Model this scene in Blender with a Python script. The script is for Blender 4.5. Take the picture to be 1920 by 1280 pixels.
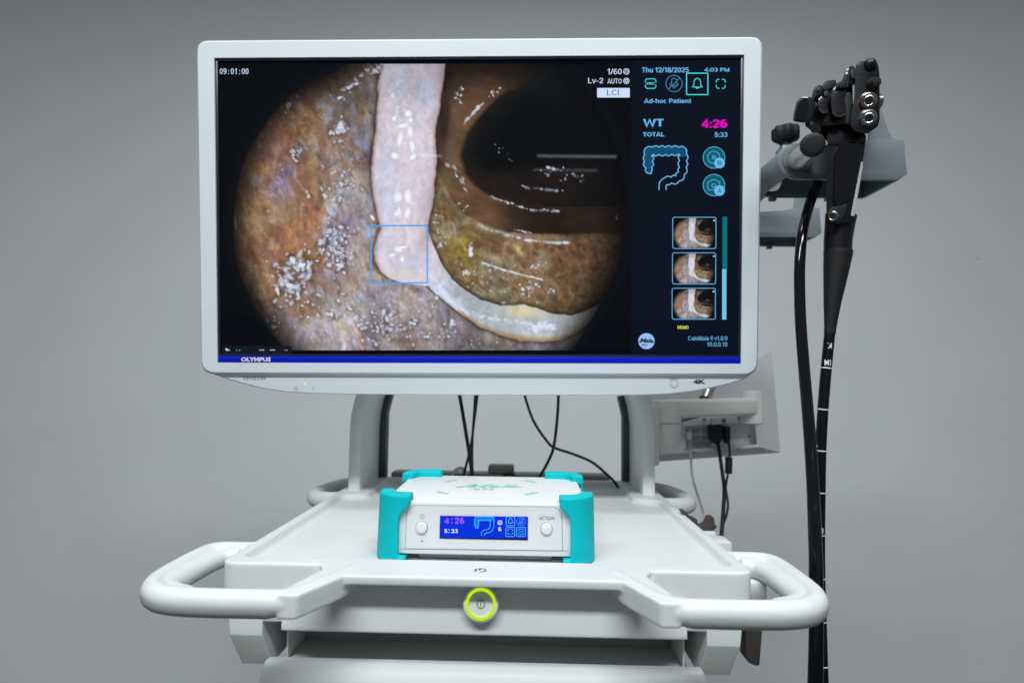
import bpy, bmesh, math, random
import numpy as np
from mathutils import Vector, Matrix
from mathutils.geometry import tessellate_polygon

for o in list(bpy.data.objects):
    bpy.data.objects.remove(o, do_unlink=True)
scene = bpy.context.scene
COL = scene.collection
R = math.radians

# ------------------------------------------------------------------ camera
cam_d = bpy.data.cameras.new('camera')
cam = bpy.data.objects.new('camera', cam_d)
COL.objects.link(cam)
scene.camera = cam
FPX = 1120.0                                  # focal length, in pixels of a 1920 wide frame
cam_d.sensor_width = 36.0
cam_d.lens = 36.0 * FPX / 1920.0
cam_d.clip_start = 0.01
cam_d.clip_end = 60.0
CAM = Vector((0.0365, 0.0, 1.2))
c_right = Vector((0.99967879, 0.02137954, 0.01361036))
c_up = Vector((-0.01221399, -0.06413863, 0.99786625))
c_back = Vector((0.02220687, -0.99771196, -0.06385689))
cam.matrix_world = Matrix(((c_right.x, c_up.x, c_back.x, CAM.x),
                           (c_right.y, c_up.y, c_back.y, CAM.y),
                           (c_right.z, c_up.z, c_back.z, CAM.z),
                           (0, 0, 0, 1)))
cam_d.dof.use_dof = True
cam_d.dof.focus_distance = 0.68
cam_d.dof.aperture_fstop = 5.0

# ------------------------------------------------------------------ world, lamps, exposure
world = bpy.data.worlds.new('World')
scene.world = world
world.use_nodes = True
bg = world.node_tree.nodes['Background']
bg.inputs[0].default_value = (0.93, 0.98, 1.0, 1)
bg.inputs[1].default_value = 0.20

def ceiling_lamp(x, y, lx, ly, power, z=2.8):
    l = bpy.data.lights.new('ceiling_lamp', 'AREA')
    l.shape = 'RECTANGLE'
    l.size = lx
    l.size_y = ly
    l.energy = power
    l.color = (0.955, 0.985, 1.0)
    o = bpy.data.objects.new('ceiling_lamp', l)
    COL.objects.link(o)
    o.location = (x, y, z)
    return o

# rows of ceiling tubes; the two far rows are mirrored in the dark part of the screen
for (x, y, lx, ly, e) in ((0.735, -6.0, 0.97, 0.07, 9), (-1.08, -6.05, 0.26, 0.07, 4),
                          (0.66, -7.0, 0.90, 0.07, 5),
                          (-0.64, -0.75, 1.1, 0.28, 36), (0.46, -0.75, 1.1, 0.28, 36),
                          (0.2, 0.38, 1.2, 0.25, 12)):
    ceiling_lamp(x, y, lx, ly, e)

scene.view_settings.view_transform = 'Standard'
scene.view_settings.look = 'None'
scene.view_settings.exposure = 0.0
scene.view_settings.gamma = 1.0
scene.view_settings.use_curve_mapping = False

# ------------------------------------------------------------------ helpers
def at(x, y, Y):
    """point of the depth plane Y that is seen at (x, y) of a 1920 x 1280 frame"""
    d = c_right * (x - 960) - c_up * (y - 640) - c_back * FPX
    return CAM + d * ((Y - CAM.y) / d.y)

def atz(x, y, Z):
    d = c_right * (x - 960) - c_up * (y - 640) - c_back * FPX
    return CAM + d * ((Z - CAM.z) / d.z)

def lin(r, g, b):
    f = lambda c: (c / 255) / 12.92 if c / 255 <= 0.04045 else ((c / 255 + 0.055) / 1.055) ** 2.4
    return (f(r), f(g), f(b), 1)

MATS = {}
def mat(name, col, rough=0.4, metal=0.0, bump=0.0, bscale=900, var=0.0, coat=0.0, spec=0.5, vscale=14):
    if name in MATS:
        return MATS[name]
    m = bpy.data.materials.new(name)
    m.use_nodes = True
    nt = m.node_tree
    p = nt.nodes['Principled BSDF']
    c = tuple(col[:3]) + (1,)
    p.inputs['Base Color'].default_value = c
    p.inputs['Roughness'].default_value = rough
    p.inputs['Metallic'].default_value = metal
    p.inputs['Specular IOR Level'].default_value = spec
    p.inputs['Coat Weight'].default_value = coat
    tc = nt.nodes.new('ShaderNodeTexCoord')
    if bump:
        n = nt.nodes.new('ShaderNodeTexNoise')
        n.inputs['Scale'].default_value = bscale
        n.inputs['Detail'].default_value = 3
        b = nt.nodes.new('ShaderNodeBump')
        b.inputs['Strength'].default_value = bump
        b.inputs['Distance'].default_value = 0.0006
        nt.links.new(tc.outputs['Object'], n.inputs['Vector'])
        nt.links.new(n.outputs['Fac'], b.inputs['Height'])
        nt.links.new(b.outputs['Normal'], p.inputs['Normal'])
    if var:
        n = nt.nodes.new('ShaderNodeTexNoise')
        n.inputs['Scale'].default_value = vscale
        n.inputs['Detail'].default_value = 6
        n.inputs['Roughness'].default_value = 0.65
        r = nt.nodes.new('ShaderNodeValToRGB')
        r.color_ramp.elements[0].position = 0.3
        r.color_ramp.elements[1].position = 0.7
        r.color_ramp.elements[0].color = tuple(v * (1 - var) for v in c[:3]) + (1,)
        r.color_ramp.elements[1].color = tuple(min(1, v * (1 + var * 0.5)) for v in c[:3]) + (1,)
        nt.links.new(tc.outputs['Object'], n.inputs['Vector'])
        nt.links.new(n.outputs['Fac'], r.inputs['Fac'])
        nt.links.new(r.outputs['Color'], p.inputs['Base Color'])
        mr = nt.nodes.new('ShaderNodeMapRange')
        mr.inputs['To Min'].default_value = max(0.02, rough - 0.07)
        mr.inputs['To Max'].default_value = rough + 0.07
        nt.links.new(n.outputs['Fac'], mr.inputs['Value'])
        nt.links.new(mr.outputs['Result'], p.inputs['Roughness'])
    MATS[name] = m
    return m

def glow(name, col, strength=1.0):
    if name in MATS:
        return MATS[name]
    m = mat(name, (0.004, 0.004, 0.005), 0.03, spec=0.06)
    p = m.node_tree.nodes['Principled BSDF']
    p.inputs['Emission Color'].default_value = col
    p.inputs['Emission Strength'].default_value = strength
    return m

M_WHITE = mat('white_plastic', (0.66, 0.69, 0.695), 0.46, bump=0.05, bscale=700, var=0.04, spec=0.36)
M_CREAM = mat('pale_grey_paint', (0.66, 0.69, 0.68), 0.42, bump=0.06, bscale=600, var=0.04)
M_SHELL = mat('monitor_shell', (0.68, 0.75, 0.80), 0.34, bump=0.05, bscale=1200, var=0.02)
M_GREY = mat('mid_grey_plastic', (0.27, 0.28, 0.27), 0.45, bump=0.08, var=0.08)
M_ARM = mat('arm_cream', (0.80, 0.81, 0.785), 0.42, bump=0.06, bscale=600, var=0.03)
M_LEG = mat('bracket_grey', (0.50, 0.525, 0.53), 0.5, bump=0.08, var=0.05)
M_BROWN = mat('dark_taupe_plastic', (0.055, 0.047, 0.043), 0.5, bump=0.1, var=0.15)
M_HOLD = mat('slate_grey_plastic', (0.18, 0.215, 0.235), 0.38, bump=0.1, bscale=1500, var=0.07)
M_DARK = mat('dark_steel', (0.10, 0.10, 0.10), 0.5, var=0.2)
M_BLACK = mat('black_satin', (0.0045, 0.0055, 0.008), 0.30, bump=0.04, bscale=1500, var=0.25, spec=0.32)
M_BLACKM = mat('black_rubber', (0.011, 0.012, 0.014), 0.58, bump=0.12, bscale=2200, var=0.15, spec=0.3)
M_BLACKG = mat('black_gloss', (0.003, 0.0033, 0.005), 0.07, bump=0.06, bscale=160, spec=0.45)
M_CABLE = mat('black_cable', (0.008, 0.008, 0.010), 0.45, bump=0.05)
M_GCABLE = mat('grey_cable', (0.55, 0.56, 0.56), 0.45)
M_CHROME = mat('brushed_steel', (0.55, 0.53, 0.50), 0.26, metal=1.0, var=0.12, vscale=60)
M_POLISH = mat('polished_steel', (0.42, 0.41, 0.40), 0.24, metal=1.0, var=0.15, vscale=300)
M_TEAL = mat('teal_silicone', (0.0, 0.49, 0.545), 0.55, bump=0.12, bscale=1800, var=0.03, spec=0.16)
M_CASE = mat('white_case', (0.76, 0.775, 0.79), 0.30, bump=0.03, bscale=1500, var=0.015)
M_PANEL = mat('case_panel', (0.73, 0.755, 0.775), 0.42, bump=0.03, bscale=1500)
M_BTN = mat('button_plastic', (0.80, 0.80, 0.79), 0.5, bump=0.08)
M_INK = mat('dark_ink', (0.03, 0.033, 0.04), 0.5)
M_GREYINK = mat('grey_ink', (0.16, 0.18, 0.20), 0.5)
M_WINK = mat('white_ink', (0.75, 0.76, 0.77), 0.5)
M_MINT = mat('mint_ink', (0.30, 0.70, 0.53), 0.5)
M_BLUE = mat('blue_band', (0.0, 0.012, 0.50), 0.25)
M_BLUEINK = mat('blue_ink', (0.01, 0.07, 0.34), 0.4)
M_FRAME = mat('screen_frame', (0.012, 0.018, 0.028), 0.3)
M_RED = mat('red_ring', (0.25, 0.03, 0.04), 0.35)
M_BLUERING = mat('blue_ring', (0.02, 0.14, 0.32), 0.35)

WPOS = {}
def tag(o, label=None, cat=None, group=None, kind=None):
    if label: o['label'] = label
    if cat: o['category'] = cat
    if group: o['group'] = group
    if kind: o['kind'] = kind
    return o

def thing(name, loc, label, cat, group=None, rot=None):
    o = bpy.data.objects.new(name, None)
    o.empty_display_size = 0.05
    COL.objects.link(o)
    o.location = loc
    WPOS[o.name] = Vector(loc)
    if rot:
        o.rotation_euler = rot
        WPOS[o.name] = Vector((0, 0, 0))         # parts are written in the thing's own frame
    return tag(o, label, cat, group)

def add(name, verts, faces, m, parent=None, sharp=38, bevel=0.0, seg=2, smooth=True):
    verts = np.asarray([tuple(v) for v in verts], dtype=float).reshape(-1, 3)
    c = (verts.min(0) + verts.max(0)) / 2
    me = bpy.data.meshes.new(name)
    me.from_pydata((verts - c).tolist(), [], [tuple(int(i) for i in f) for f in faces])
    me.update()
    o = bpy.data.objects.new(name, me)
    COL.objects.link(o)
    me.materials.append(m)
    c = Vector(c.tolist())
    if parent is not None:
        o.parent = parent
        o.location = c - WPOS[parent.name]
    else:
        o.location = c
    WPOS[o.name] = c
    bm = bmesh.new()
    bm.from_mesh(me)
    bmesh.ops.recalc_face_normals(bm, faces=bm.faces)
    if bevel:
        es = [e for e in bm.edges if len(e.link_faces) == 2 and e.calc_face_angle(0) > R(min(28, sharp))]
        bmesh.ops.bevel(bm, geom=es, offset=bevel, segments=seg, profile=0.5, affect='EDGES', clamp_overlap=True)
    bm.to_mesh(me)
    bm.free()
    if smooth:
        for p in me.polygons:
            p.use_smooth = True
        me.set_sharp_from_angle(angle=R(sharp))
    return o

def geo_box(x0, x1, y0, y1, z0, z1):
    v = [(x, y, z) for z in (z0, z1) for y in (y0, y1) for x in (x0, x1)]
    f = [(0, 1, 3, 2), (4, 6, 7, 5), (0, 4, 5, 1), (2, 3, 7, 6), (0, 2, 6, 4), (1, 5, 7, 3)]
    return v, f

def box(name, x0, x1, y0, y1, z0, z1, m, parent=None, bevel=0.002, seg=2):
    return add(name, *geo_box(x0, x1, y0, y1, z0, z1), m, parent, bevel=bevel, seg=seg)

def merge(*geos):
    V, F = [], []
    for v, f in geos:
        k = len(V)
        V += [tuple(p) for p in v]
        F += [tuple(i + k for i in q) for q in f]
    return V, F

def tess(loops):
    """triangles of a polygon with holes, loops of 2D points; indices run through all loops"""
    return [tuple(t) for t in tessellate_polygon([[Vector((p[0], p[1], 0)) for p in l] for l in loops])]

def geo_prism(pts2, fn, d0, d1):
    """extrude a 2D outline; fn(a, b, d) gives the 3D point"""
    n = len(pts2)
    v = [fn(a, b, d0) for a, b in pts2] + [fn(a, b, d1) for a, b in pts2]
    t = tess([pts2])
    f = [tuple(q) for q in t] + [tuple(i + n for i in reversed(q)) for q in t]
    f += [(i, (i + 1) % n, (i + 1) % n + n, i + n) for i in range(n)]
    return v, f

def geo_ngon_prism(pts2, fn, d0, d1):
    n = len(pts2)
    v = [fn(a, b, d0) for a, b in pts2] + [fn(a, b, d1) for a, b in pts2]
    f = [tuple(range(n)), tuple(reversed(range(n, 2 * n)))]
    f += [(i, (i + 1) % n, (i + 1) % n + n, i + n) for i in range(n)]
    return v, f

def round_poly(pts, r, k=5):
    out = []
    n = len(pts)
    rr = r if isinstance(r, (list, tuple)) else [r] * n
    for i in range(n):
        p = Vector(pts[i][:2]); a = Vector(pts[i - 1][:2]); b = Vector(pts[(i + 1) % n][:2])
        ra = min(rr[i], (a - p).length * 0.49, (b - p).length * 0.49)
        if ra < 1e-6:
            out.append(tuple(p)); continue
        s = p + (a - p).normalized() * ra
        e = p + (b - p).normalized() * ra
        for j in range(k + 1):
            t = j / k
            q = s * (1 - t) ** 2 + p * 2 * t * (1 - t) + e * t * t
            out.append((q.x, q.y))
    return out

def spline(pts, n=8):
    P = [np.array(tuple(p), dtype=float) for p in pts]
    P = [2 * P[0] - P[1]] + P + [2 * P[-1] - P[-2]]
    out = []
    for i in range(1, len(P) - 2):
        for j in range(n):
            t = j / n
            out.append(0.5 * (2 * P[i] + (P[i + 1] - P[i - 1]) * t + (2 * P[i - 1] - 5 * P[i] + 4 * P[i + 1] - P[i + 2]) * t * t
                              + (3 * P[i] - P[i - 1] - 3 * P[i + 1] + P[i + 2]) * t ** 3))
    out.append(P[-2])
    return out

def geo_sweep(path, rad, k=14, aspect=1.0, up=(0, 0, 1), cap=True):
    """tube along path; rad a number or a list; aspect scales the section along up"""
    P = [Vector(tuple(p)) for p in path]
    n = len(P)
    rr = rad if isinstance(rad, (list, tuple)) else [rad] * n
    V, F = [], []
    U = Vector(up)
    for i in range(n):
        t = (P[min(i + 1, n - 1)] - P[max(i - 1, 0)]).normalized()
        s = t.cross(U)
        if s.length < 1e-4:
            s = t.cross(Vector((0, 1, 0)))
        s.normalize()
        w = s.cross(t).normalized()
        for j in range(k):
            a = 2 * math.pi * j / k
            V.append(P[i] + s * math.cos(a) * rr[i] + w * math.sin(a) * rr[i] * aspect)
    for i in range(n - 1):
        for j in range(k):
            F.append((i * k + j, i * k + (j + 1) % k, (i + 1) * k + (j + 1) % k, (i + 1) * k + j))
    if cap:
        F.append(tuple(range(k)))
        F.append(tuple(reversed(range((n - 1) * k, n * k))))
    return V, F

def tube(name, path, rad, m, parent=None, k=14, n=8, **kw):
    sp = spline(path, n)
    if isinstance(rad, (list, tuple)):
        q = np.linspace(0, len(rad) - 1, len(sp))
        rad = list(np.interp(q, range(len(rad)), rad))
    return add(name, *geo_sweep(sp, rad, k, **kw), m, parent, sharp=50)

def geo_lathe(c, axis, prof, k=28, ring=False):
    """prof: list of (distance along axis, radius)"""
    c = Vector(c); ax = Vector(axis).normalized()
    s = ax.cross(Vector((0, 0, 1)))
    if s.length < 1e-3:
        s = ax.cross(Vector((0, 1, 0)))
    s.normalize(); w = ax.cross(s)
    V, F = [], []
    for d, r in prof:
        for j in range(k):
            a = 2 * math.pi * j / k
            V.append(c + ax * d + s * math.cos(a) * r + w * math.sin(a) * r)
    n = len(prof)
    for i in range(n - 1):
        for j in range(k):
            F.append((i * k + j, i * k + (j + 1) % k, (i + 1) * k + (j + 1) % k, (i + 1) * k + j))
    if ring:
        for j in range(k):
            F.append(((n - 1) * k + j, (n - 1) * k + (j + 1) % k, (j + 1) % k, j))
        return V, F
    F.append(tuple(range(k)))
    F.append(tuple(reversed(range((n - 1) * k, n * k))))
    return V, F

def lathe(name, c, axis, prof, m, parent=None, k=28, sharp=38, ring=False):
    return add(name, *geo_lathe(c, axis, prof, k, ring), m, parent, sharp=sharp)

def remeshed(geo, voxel, smooth_it):
    """union of overlapping closed solids as one softly filleted moulding: returns verts, quads"""
    me = bpy.data.meshes.new('tmp')
    me.from_pydata([tuple(v) for v in geo[0]], [], geo[1])
    bm = bmesh.new(); bm.from_mesh(me)
    bmesh.ops.recalc_face_normals(bm, faces=bm.faces)
    bm.to_mesh(me); bm.free()
    o = bpy.data.objects.new('tmp', me)
    COL.objects.link(o)
    r = o.modifiers.new('r', 'REMESH'); r.mode = 'VOXEL'; r.voxel_size = voxel; r.adaptivity = 0
    s = o.modifiers.new('s', 'SMOOTH'); s.factor = 0.5; s.iterations = smooth_it
    dg = bpy.context.evaluated_depsgraph_get()
    ev = o.evaluated_get(dg)
    m2 = ev.to_mesh()
    nv = len(m2.vertices)
    v = np.empty(nv * 3); m2.vertices.foreach_get('co', v); v = v.reshape(-1, 3)
    f = [tuple(p.vertices) for p in m2.polygons]
    ev.to_mesh_clear()
    bpy.data.objects.remove(o, do_unlink=True)
    bpy.data.meshes.remove(me)
    return v, f

def subset(v, f, keep):
    f2 = [q for q, k in zip(f, keep) if k]
    ids = sorted({i for q in f2 for i in q})
    mp = {i: j for j, i in enumerate(ids)}
    return v[ids], [tuple(mp[i] for i in q) for q in f2]

# ---- flat print: 2D geometry that is mapped onto a face
_tc = {}
def text2(body, bold=0.0, shear=0.0, spacing=1.0):
    key = (body, bold, shear, spacing)
    if key in _tc:
        return _tc[key]
    cu = bpy.data.curves.new('t', 'FONT')
    cu.body = body; cu.size = 1; cu.offset = bold; cu.shear = shear; cu.space_character = spacing
    cu.resolution_u = 3
    o = bpy.data.objects.new('t', cu)
    COL.objects.link(o)
    dg = bpy.context.evaluated_depsgraph_get()
    ev = o.evaluated_get(dg)
    m = ev.to_mesh()
    v = np.array([(p.co.x, p.co.y) for p in m.vertices])
    f = [tuple(p.vertices) for p in m.polygons]
    ev.to_mesh_clear()
    bpy.data.objects.remove(o, do_unlink=True)
    bpy.data.curves.remove(cu)
    mn, mx = v.min(0), v.max(0)
    v = (v - mn) / (mx - mn)
    _tc[key] = (v, f)
    return _tc[key]

def g_text(body, x0, y0, x1, y1, bold=0.0, shear=0.0, spacing=1.0):
    """lettering whose ink fills the box x0..x1, y0 (top)..y1 (bottom), y downwards"""
    v, f = text2(body, bold, shear, spacing)
    return [(x0 + (x1 - x0) * a, y1 + (y0 - y1) * b) for a, b in v], f

def g_stroke(pts, w, closed=False):
    n = len(pts)
    P = [Vector((p[0], p[1])) for p in pts]
    V, F = [], []
    for i in range(n):
        a = P[i - 1] if (closed or i > 0) else P[i]
        b = P[(i + 1) % n] if (closed or i < n - 1) else P[i]
        d1 = (P[i] - a); d2 = (b - P[i])
        if d1.length < 1e-9: d1 = d2
        if d2.length < 1e-9: d2 = d1
        d1.normalize(); d2.normalize()
        nn = Vector((-(d1 + d2).y, (d1 + d2).x))
        if nn.length < 1e-6: nn = Vector((-d1.y, d1.x))
        nn.normalize()
        c = max(0.45, nn.dot(Vector((-d1.y, d1.x))))
        V += [tuple(P[i] + nn * (w / 2 / c)), tuple(P[i] - nn * (w / 2 / c))]
    for i in range(n if closed else n - 1):
        j = (i + 1) % n
        F.append((2 * i, 2 * i + 1, 2 * j + 1, 2 * j))
    return V, F

# ---- plain grotesque lettering drawn with strokes, for what the screens show
def _ar(cx, cy, rx, ry, a0, a1, n=12):
    return [(cx + rx * math.cos(R(a0 + (a1 - a0) * i / n)), cy + ry * math.sin(R(a0 + (a1 - a0) * i / n))) for i in range(n + 1)]
H0, H1 = .075, .925
GL = {
    '0': (.60, [_ar(.30, .5, .215, .425, 90, 450, 20)]), '1': (.46, [[(.06, .72), (.20, .80), (.29, .98)], [(.29, 1.0), (.29, 0)]]),
    '2': (.58, [_ar(.29, .69, .205, .235, 175, -40) + [(.10, .10), (.10, H0)], [(.06, H0), (.53, H0)]]),
    '3': (.58, [_ar(.27, .715, .19, .21, 165, -90), _ar(.27, .29, .215, .215, 90, -165)]),
    '4': (.60, [[(.43, 0), (.43, .96), (.07, .31)], [(.02, .29), (.58, .29)]]),
    '5': (.58, [[(.51, H1), (.16, H1), (.115, .50)], _ar(.28, .345, .225, .27, 135, -160)]),
    '6': (.60, [_ar(.30, .325, .215, .25, 0, 360, 18), _ar(.40, .50, .315, .425, 180, 75)]), '7': (.56, [[(.04, H1), (.52, H1), (.30, .55), (.22, 0)]]),
    '8': (.60, [_ar(.30, .715, .185, .21, 0, 360, 16), _ar(.30, .29, .215, .215, 0, 360, 16)]), '9': (.60, [_ar(.30, .675, .215, .25, 0, 360, 18), _ar(.20, .50, .315, .425, 0, -105)]),
    ':': (.24, [[(.12, 0), (.12, .17)], [(.12, .53), (.12, .70)]]), '/': (.34, [[(.02, 0), (.32, 1)]]), '.': (.22, [[(.10, 0), (.10, .17)]]), '-': (.36, [[(.04, .37), (.32, .37)]]), ' ': (.24, []),
    'A': (.70, [[(.05, 0), (.35, 1.0), (.65, 0)], [(.16, .27), (.54, .27)]]), 'B': (.64, [[(.12, 0), (.12, 1)], [(.12, H1), (.36, H1)] + _ar(.36, .73, .17, .195, 90, -90) + [(.12, .53)], [(.36, .53)] + _ar(.37, .305, .20, .23, 90, -90) + [(.12, H0)]]),
    'C': (.70, [_ar(.37, .5, .28, .425, 42, 318, 18)]), 'D': (.70, [[(.12, 0), (.12, 1)], [(.12, H1), (.30, H1)] + _ar(.30, .5, .30, .425, 90, -90, 14) + [(.12, H0)]]),
    'E': (.62, [[(.12, 0), (.12, 1)], [(.12, H1), (.57, H1)], [(.12, .51), (.53, .51)], [(.12, H0), (.59, H0)]]), 'I': (.26, [[(.13, 0), (.13, 1)]]),
    'L': (.56, [[(.12, 0), (.12, 1)], [(.12, H0), (.54, H0)]]), 'M': (.84, [[(.12, 0), (.12, 1)], [(.12, .97), (.42, .03), (.72, .97)], [(.72, 0), (.72, 1)]]), 'O': (.76, [_ar(.38, .5, .295, .425, 90, 450, 22)]),
    'P': (.64, [[(.12, 0), (.12, 1)], [(.12, H1), (.36, H1)] + _ar(.36, .68, .19, .245, 90, -90) + [(.12, .435)]]), 'R': (.68, [[(.12, 0), (.12, 1)], [(.12, H1), (.38, H1)] + _ar(.38, .69, .18, .235, 90, -90) + [(.12, .455)], [(.36, .45), (.60, 0)]]),
    'T': (.60, [[(.02, H1), (.58, H1)], [(.30, H1), (.30, 0)]]), 'U': (.70, [[(.11, 1), (.11, .35)] + _ar(.35, .33, .24, .26, 180, 360) + [(.59, 1)]]), 'W': (.94, [[(.05, 1), (.25, .04), (.47, .92), (.69, .04), (.89, 1)]]),
    'a': (.56, [_ar(.24, .36, .19, .14, 15, -0, 1)[:0] + _ar(.255, .54, .19, .15, 160, 10) + [(.445, 0)], _ar(.24, .215, .17, .15, 60, 400, 14)]), 'b': (.58, [[(.11, 0), (.11, 1)], _ar(.30, .36, .20, .295, 0, 360, 16)]),
    'c': (.54, [_ar(.29, .36, .205, .295, 50, 310, 16)]), 'd': (.58, [[(.47, 0), (.47, 1)], _ar(.28, .36, .20, .295, 0, 360, 16)]), 'e': (.56, [[(.08, .37), (.475, .37)] + _ar(.28, .36, .20, .295, 5, 315, 16)]),
    'h': (.58, [[(.11, 0), (.11, 1)], _ar(.29, .45, .18, .21, 180, 0) + [(.47, 0)]]), 'i': (.24, [[(.12, 0), (.12, .73)], [(.12, .85), (.12, 1)]]), 'l': (.24, [[(.12, 0), (.12, 1)]]),
    'n': (.58, [[(.11, 0), (.11, .73)], _ar(.29, .45, .18, .21, 180, 0) + [(.47, 0)]]), 'o': (.58, [_ar(.29, .365, .205, .295, 90, 450, 18)]), 's': (.52, [_ar(.25, .51, .165, .145, 25, 270, 10) + _ar(.26, .215, .175, .145, 90, -155, 10)]),
    't': (.34, [[(.16, .95), (.16, .20)] + _ar(.27, .18, .11, .11, 180, 280, 5), [(.02, .66), (.31, .66)]]), 'u': (.58, [[(.11, .73), (.11, .28)] + _ar(.29, .28, .18, .205, 180, 360) + [(.47, .73)], [(.47, .3), (.47, 0)]]), 'v': (.54, [[(.04, .73), (.27, .05), (.50, .73)]]),
}
def g_line(body, x0, y0, x1, y1, w=.16, mono=0):
    """stroke lettering whose ink fills the box (same convention as g_text)"""
    x = 0; gs = []
    for ch in body:
        adv, st = GL[ch]
        off = x + ((mono - adv) / 2 if mono else 0)
        for p in st:
            if len(p) > 1:
                gs.append(g_stroke([(off + a, b) for a, b in p], w))
        x += (mono or adv) + (0 if mono else .035)
    V_, F_ = merge(*gs) if gs else ([], [])
    A_ = np.array(V_); mn, mx = A_.min(0), A_.max(0)
    q = (A_ - mn) / (mx - mn)
    return [(x0 + (x1 - x0) * a, y1 + (y0 - y1) * b) for a, b in q], F_

def g_fill(pts):
    return [tuple(p[:2]) for p in pts], tess([pts])

def circ(x, y, r, n=28, a0=0, a1=360, ry=None):
    full = abs(a1 - a0) >= 360
    m = n if full else n + 1
    return [(x + r * math.cos(R(a0 + (a1 - a0) * i / n)), y + (ry or r) * math.sin(R(a0 + (a1 - a0) * i / n))) for i in range(m)]

def g_rect(x0, y0, x1, y1):
    return [(x0, y0), (x1, y0), (x1, y1), (x0, y1)], [(0, 1, 2, 3)]

def rrect(x0, y0, x1, y1, r):
    return round_poly([(x0, y0), (x1, y0), (x1, y1), (x0, y1)], r, 4)

def flat(name, geo, fn, m, parent):
    v, f = geo
    o = add(name, [fn(a, b) for a, b in v], f, m, parent, smooth=False)
    return o

# ------------------------------------------------------------------ setting: wall, floor
M_WALL = mat('painted_wall', (0.87, 0.91, 0.925), 0.62, bump=0.25, bscale=260, var=0.025, vscale=3)
WY = 2.2
ZS = 0.826
def strip(z0, z1, y): return [(-4, y, z0), (4, y, z0), (4, y, z1), (-4, y, z1)]
wv, wf = [], []
prof = [(0.0, WY), (ZS - 0.0022, WY), (ZS - 0.0012, WY + 0.0009), (ZS + 0.0002, WY + 0.0009), (ZS + 0.0010, WY), (2.9, WY), (2.9, WY + 0.12), (0.0, WY + 0.12)]
for x in (-4, 4):
    for z, y in prof: wv.append((x, y, z))
n_ = len(prof)
wf = [(i, (i + 1) % n_, (i + 1) % n_ + n_, i + n_) for i in range(n_)] + [tuple(range(n_)), tuple(reversed(range(n_, 2 * n_)))]
wall = add('wall', wv, wf, M_WALL, sharp=20)
tag(wall, 'pale grey painted wall with a faint horizontal joint', 'wall', kind='structure')
add('scuff', *merge(*[geo_lathe(at(1833, 485, WY - 0.0006), (0, 1, 0), [(0, 0.0035), (0.0004, 0.0045)], 9)]),
    mat('scuff_mark', (0.62, 0.63, 0.63), 0.8), wall)
M_FLOOR = mat('grey_vinyl', (0.10, 0.105, 0.11), 0.4, var=0.1)
fl = add('floor', [(-14, -16, 0), (14, -16, 0), (14, WY, 0), (-14, WY, 0)], [(0, 1, 2, 3)], M_FLOOR)
tag(fl, 'grey vinyl floor under the cart', 'floor', kind='structure')

# ------------------------------------------------------------------ cart
cart = thing('equipment_cart', (0, 0.80, 0), 'white medical equipment cart with moulded top tray, side handles and glowing lime power ring', 'cart')

TZ = 1.020
def plan(z0, z1): return lambda a, b, d: (a, b, d)
def slab_recess(outer, inner, inner2, zt, zb, zf):
    no, ni = len(outer), len(inner)
    V = [(x, y, zt) for x, y in outer] + [(x, y, zt) for x, y in inner]
    V += [(x, y, zf) for x, y in inner2] + [(x, y, zb) for x, y in outer]
    F = tess([outer, inner])
    o2 = no + ni
    F += [(no + i, no + (i + 1) % ni, o2 + (i + 1) % ni, o2 + i) for i in range(ni)]
    F += [tuple(o2 + i for i in t) for t in tess([inner2])]
    o3 = o2 + ni
    F += [(i, (i + 1) % no, o3 + (i + 1) % no, o3 + i) for i in range(no)]
    F += [tuple(o3 + i for i in t) for t in tess([outer])]
    return V, F

outer = round_poly([(-.2575, .586), (.2575, .586), (.2575, 1.105), (-.2575, 1.105)], [.014, .014, .03, .03])
def recess(g):
    return round_poly([(-.2465 + g, .6065 + g), (.2465 - g, .6065 + g), (.2465 - g, .930 - g), (.208 - g, .945 - g), (.208 - g, 1.085 - g),
                       (-.208 + g, 1.085 - g), (-.208 + g, .945 - g), (-.2465 + g, .930 - g)], .012)
parts = [slab_recess(outer, recess(0), recess(0.005), TZ, 0.978, TZ - 0.0085)]
# front lip
lip = [(-.165, .60), (-.150, .5665), (-.130, .5545), (.130, .5545), (.150, .5665), (.165, .60)]
parts.append(geo_prism(lip, lambda a, b, d: (a, b, d), 1.0112, TZ))
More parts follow.
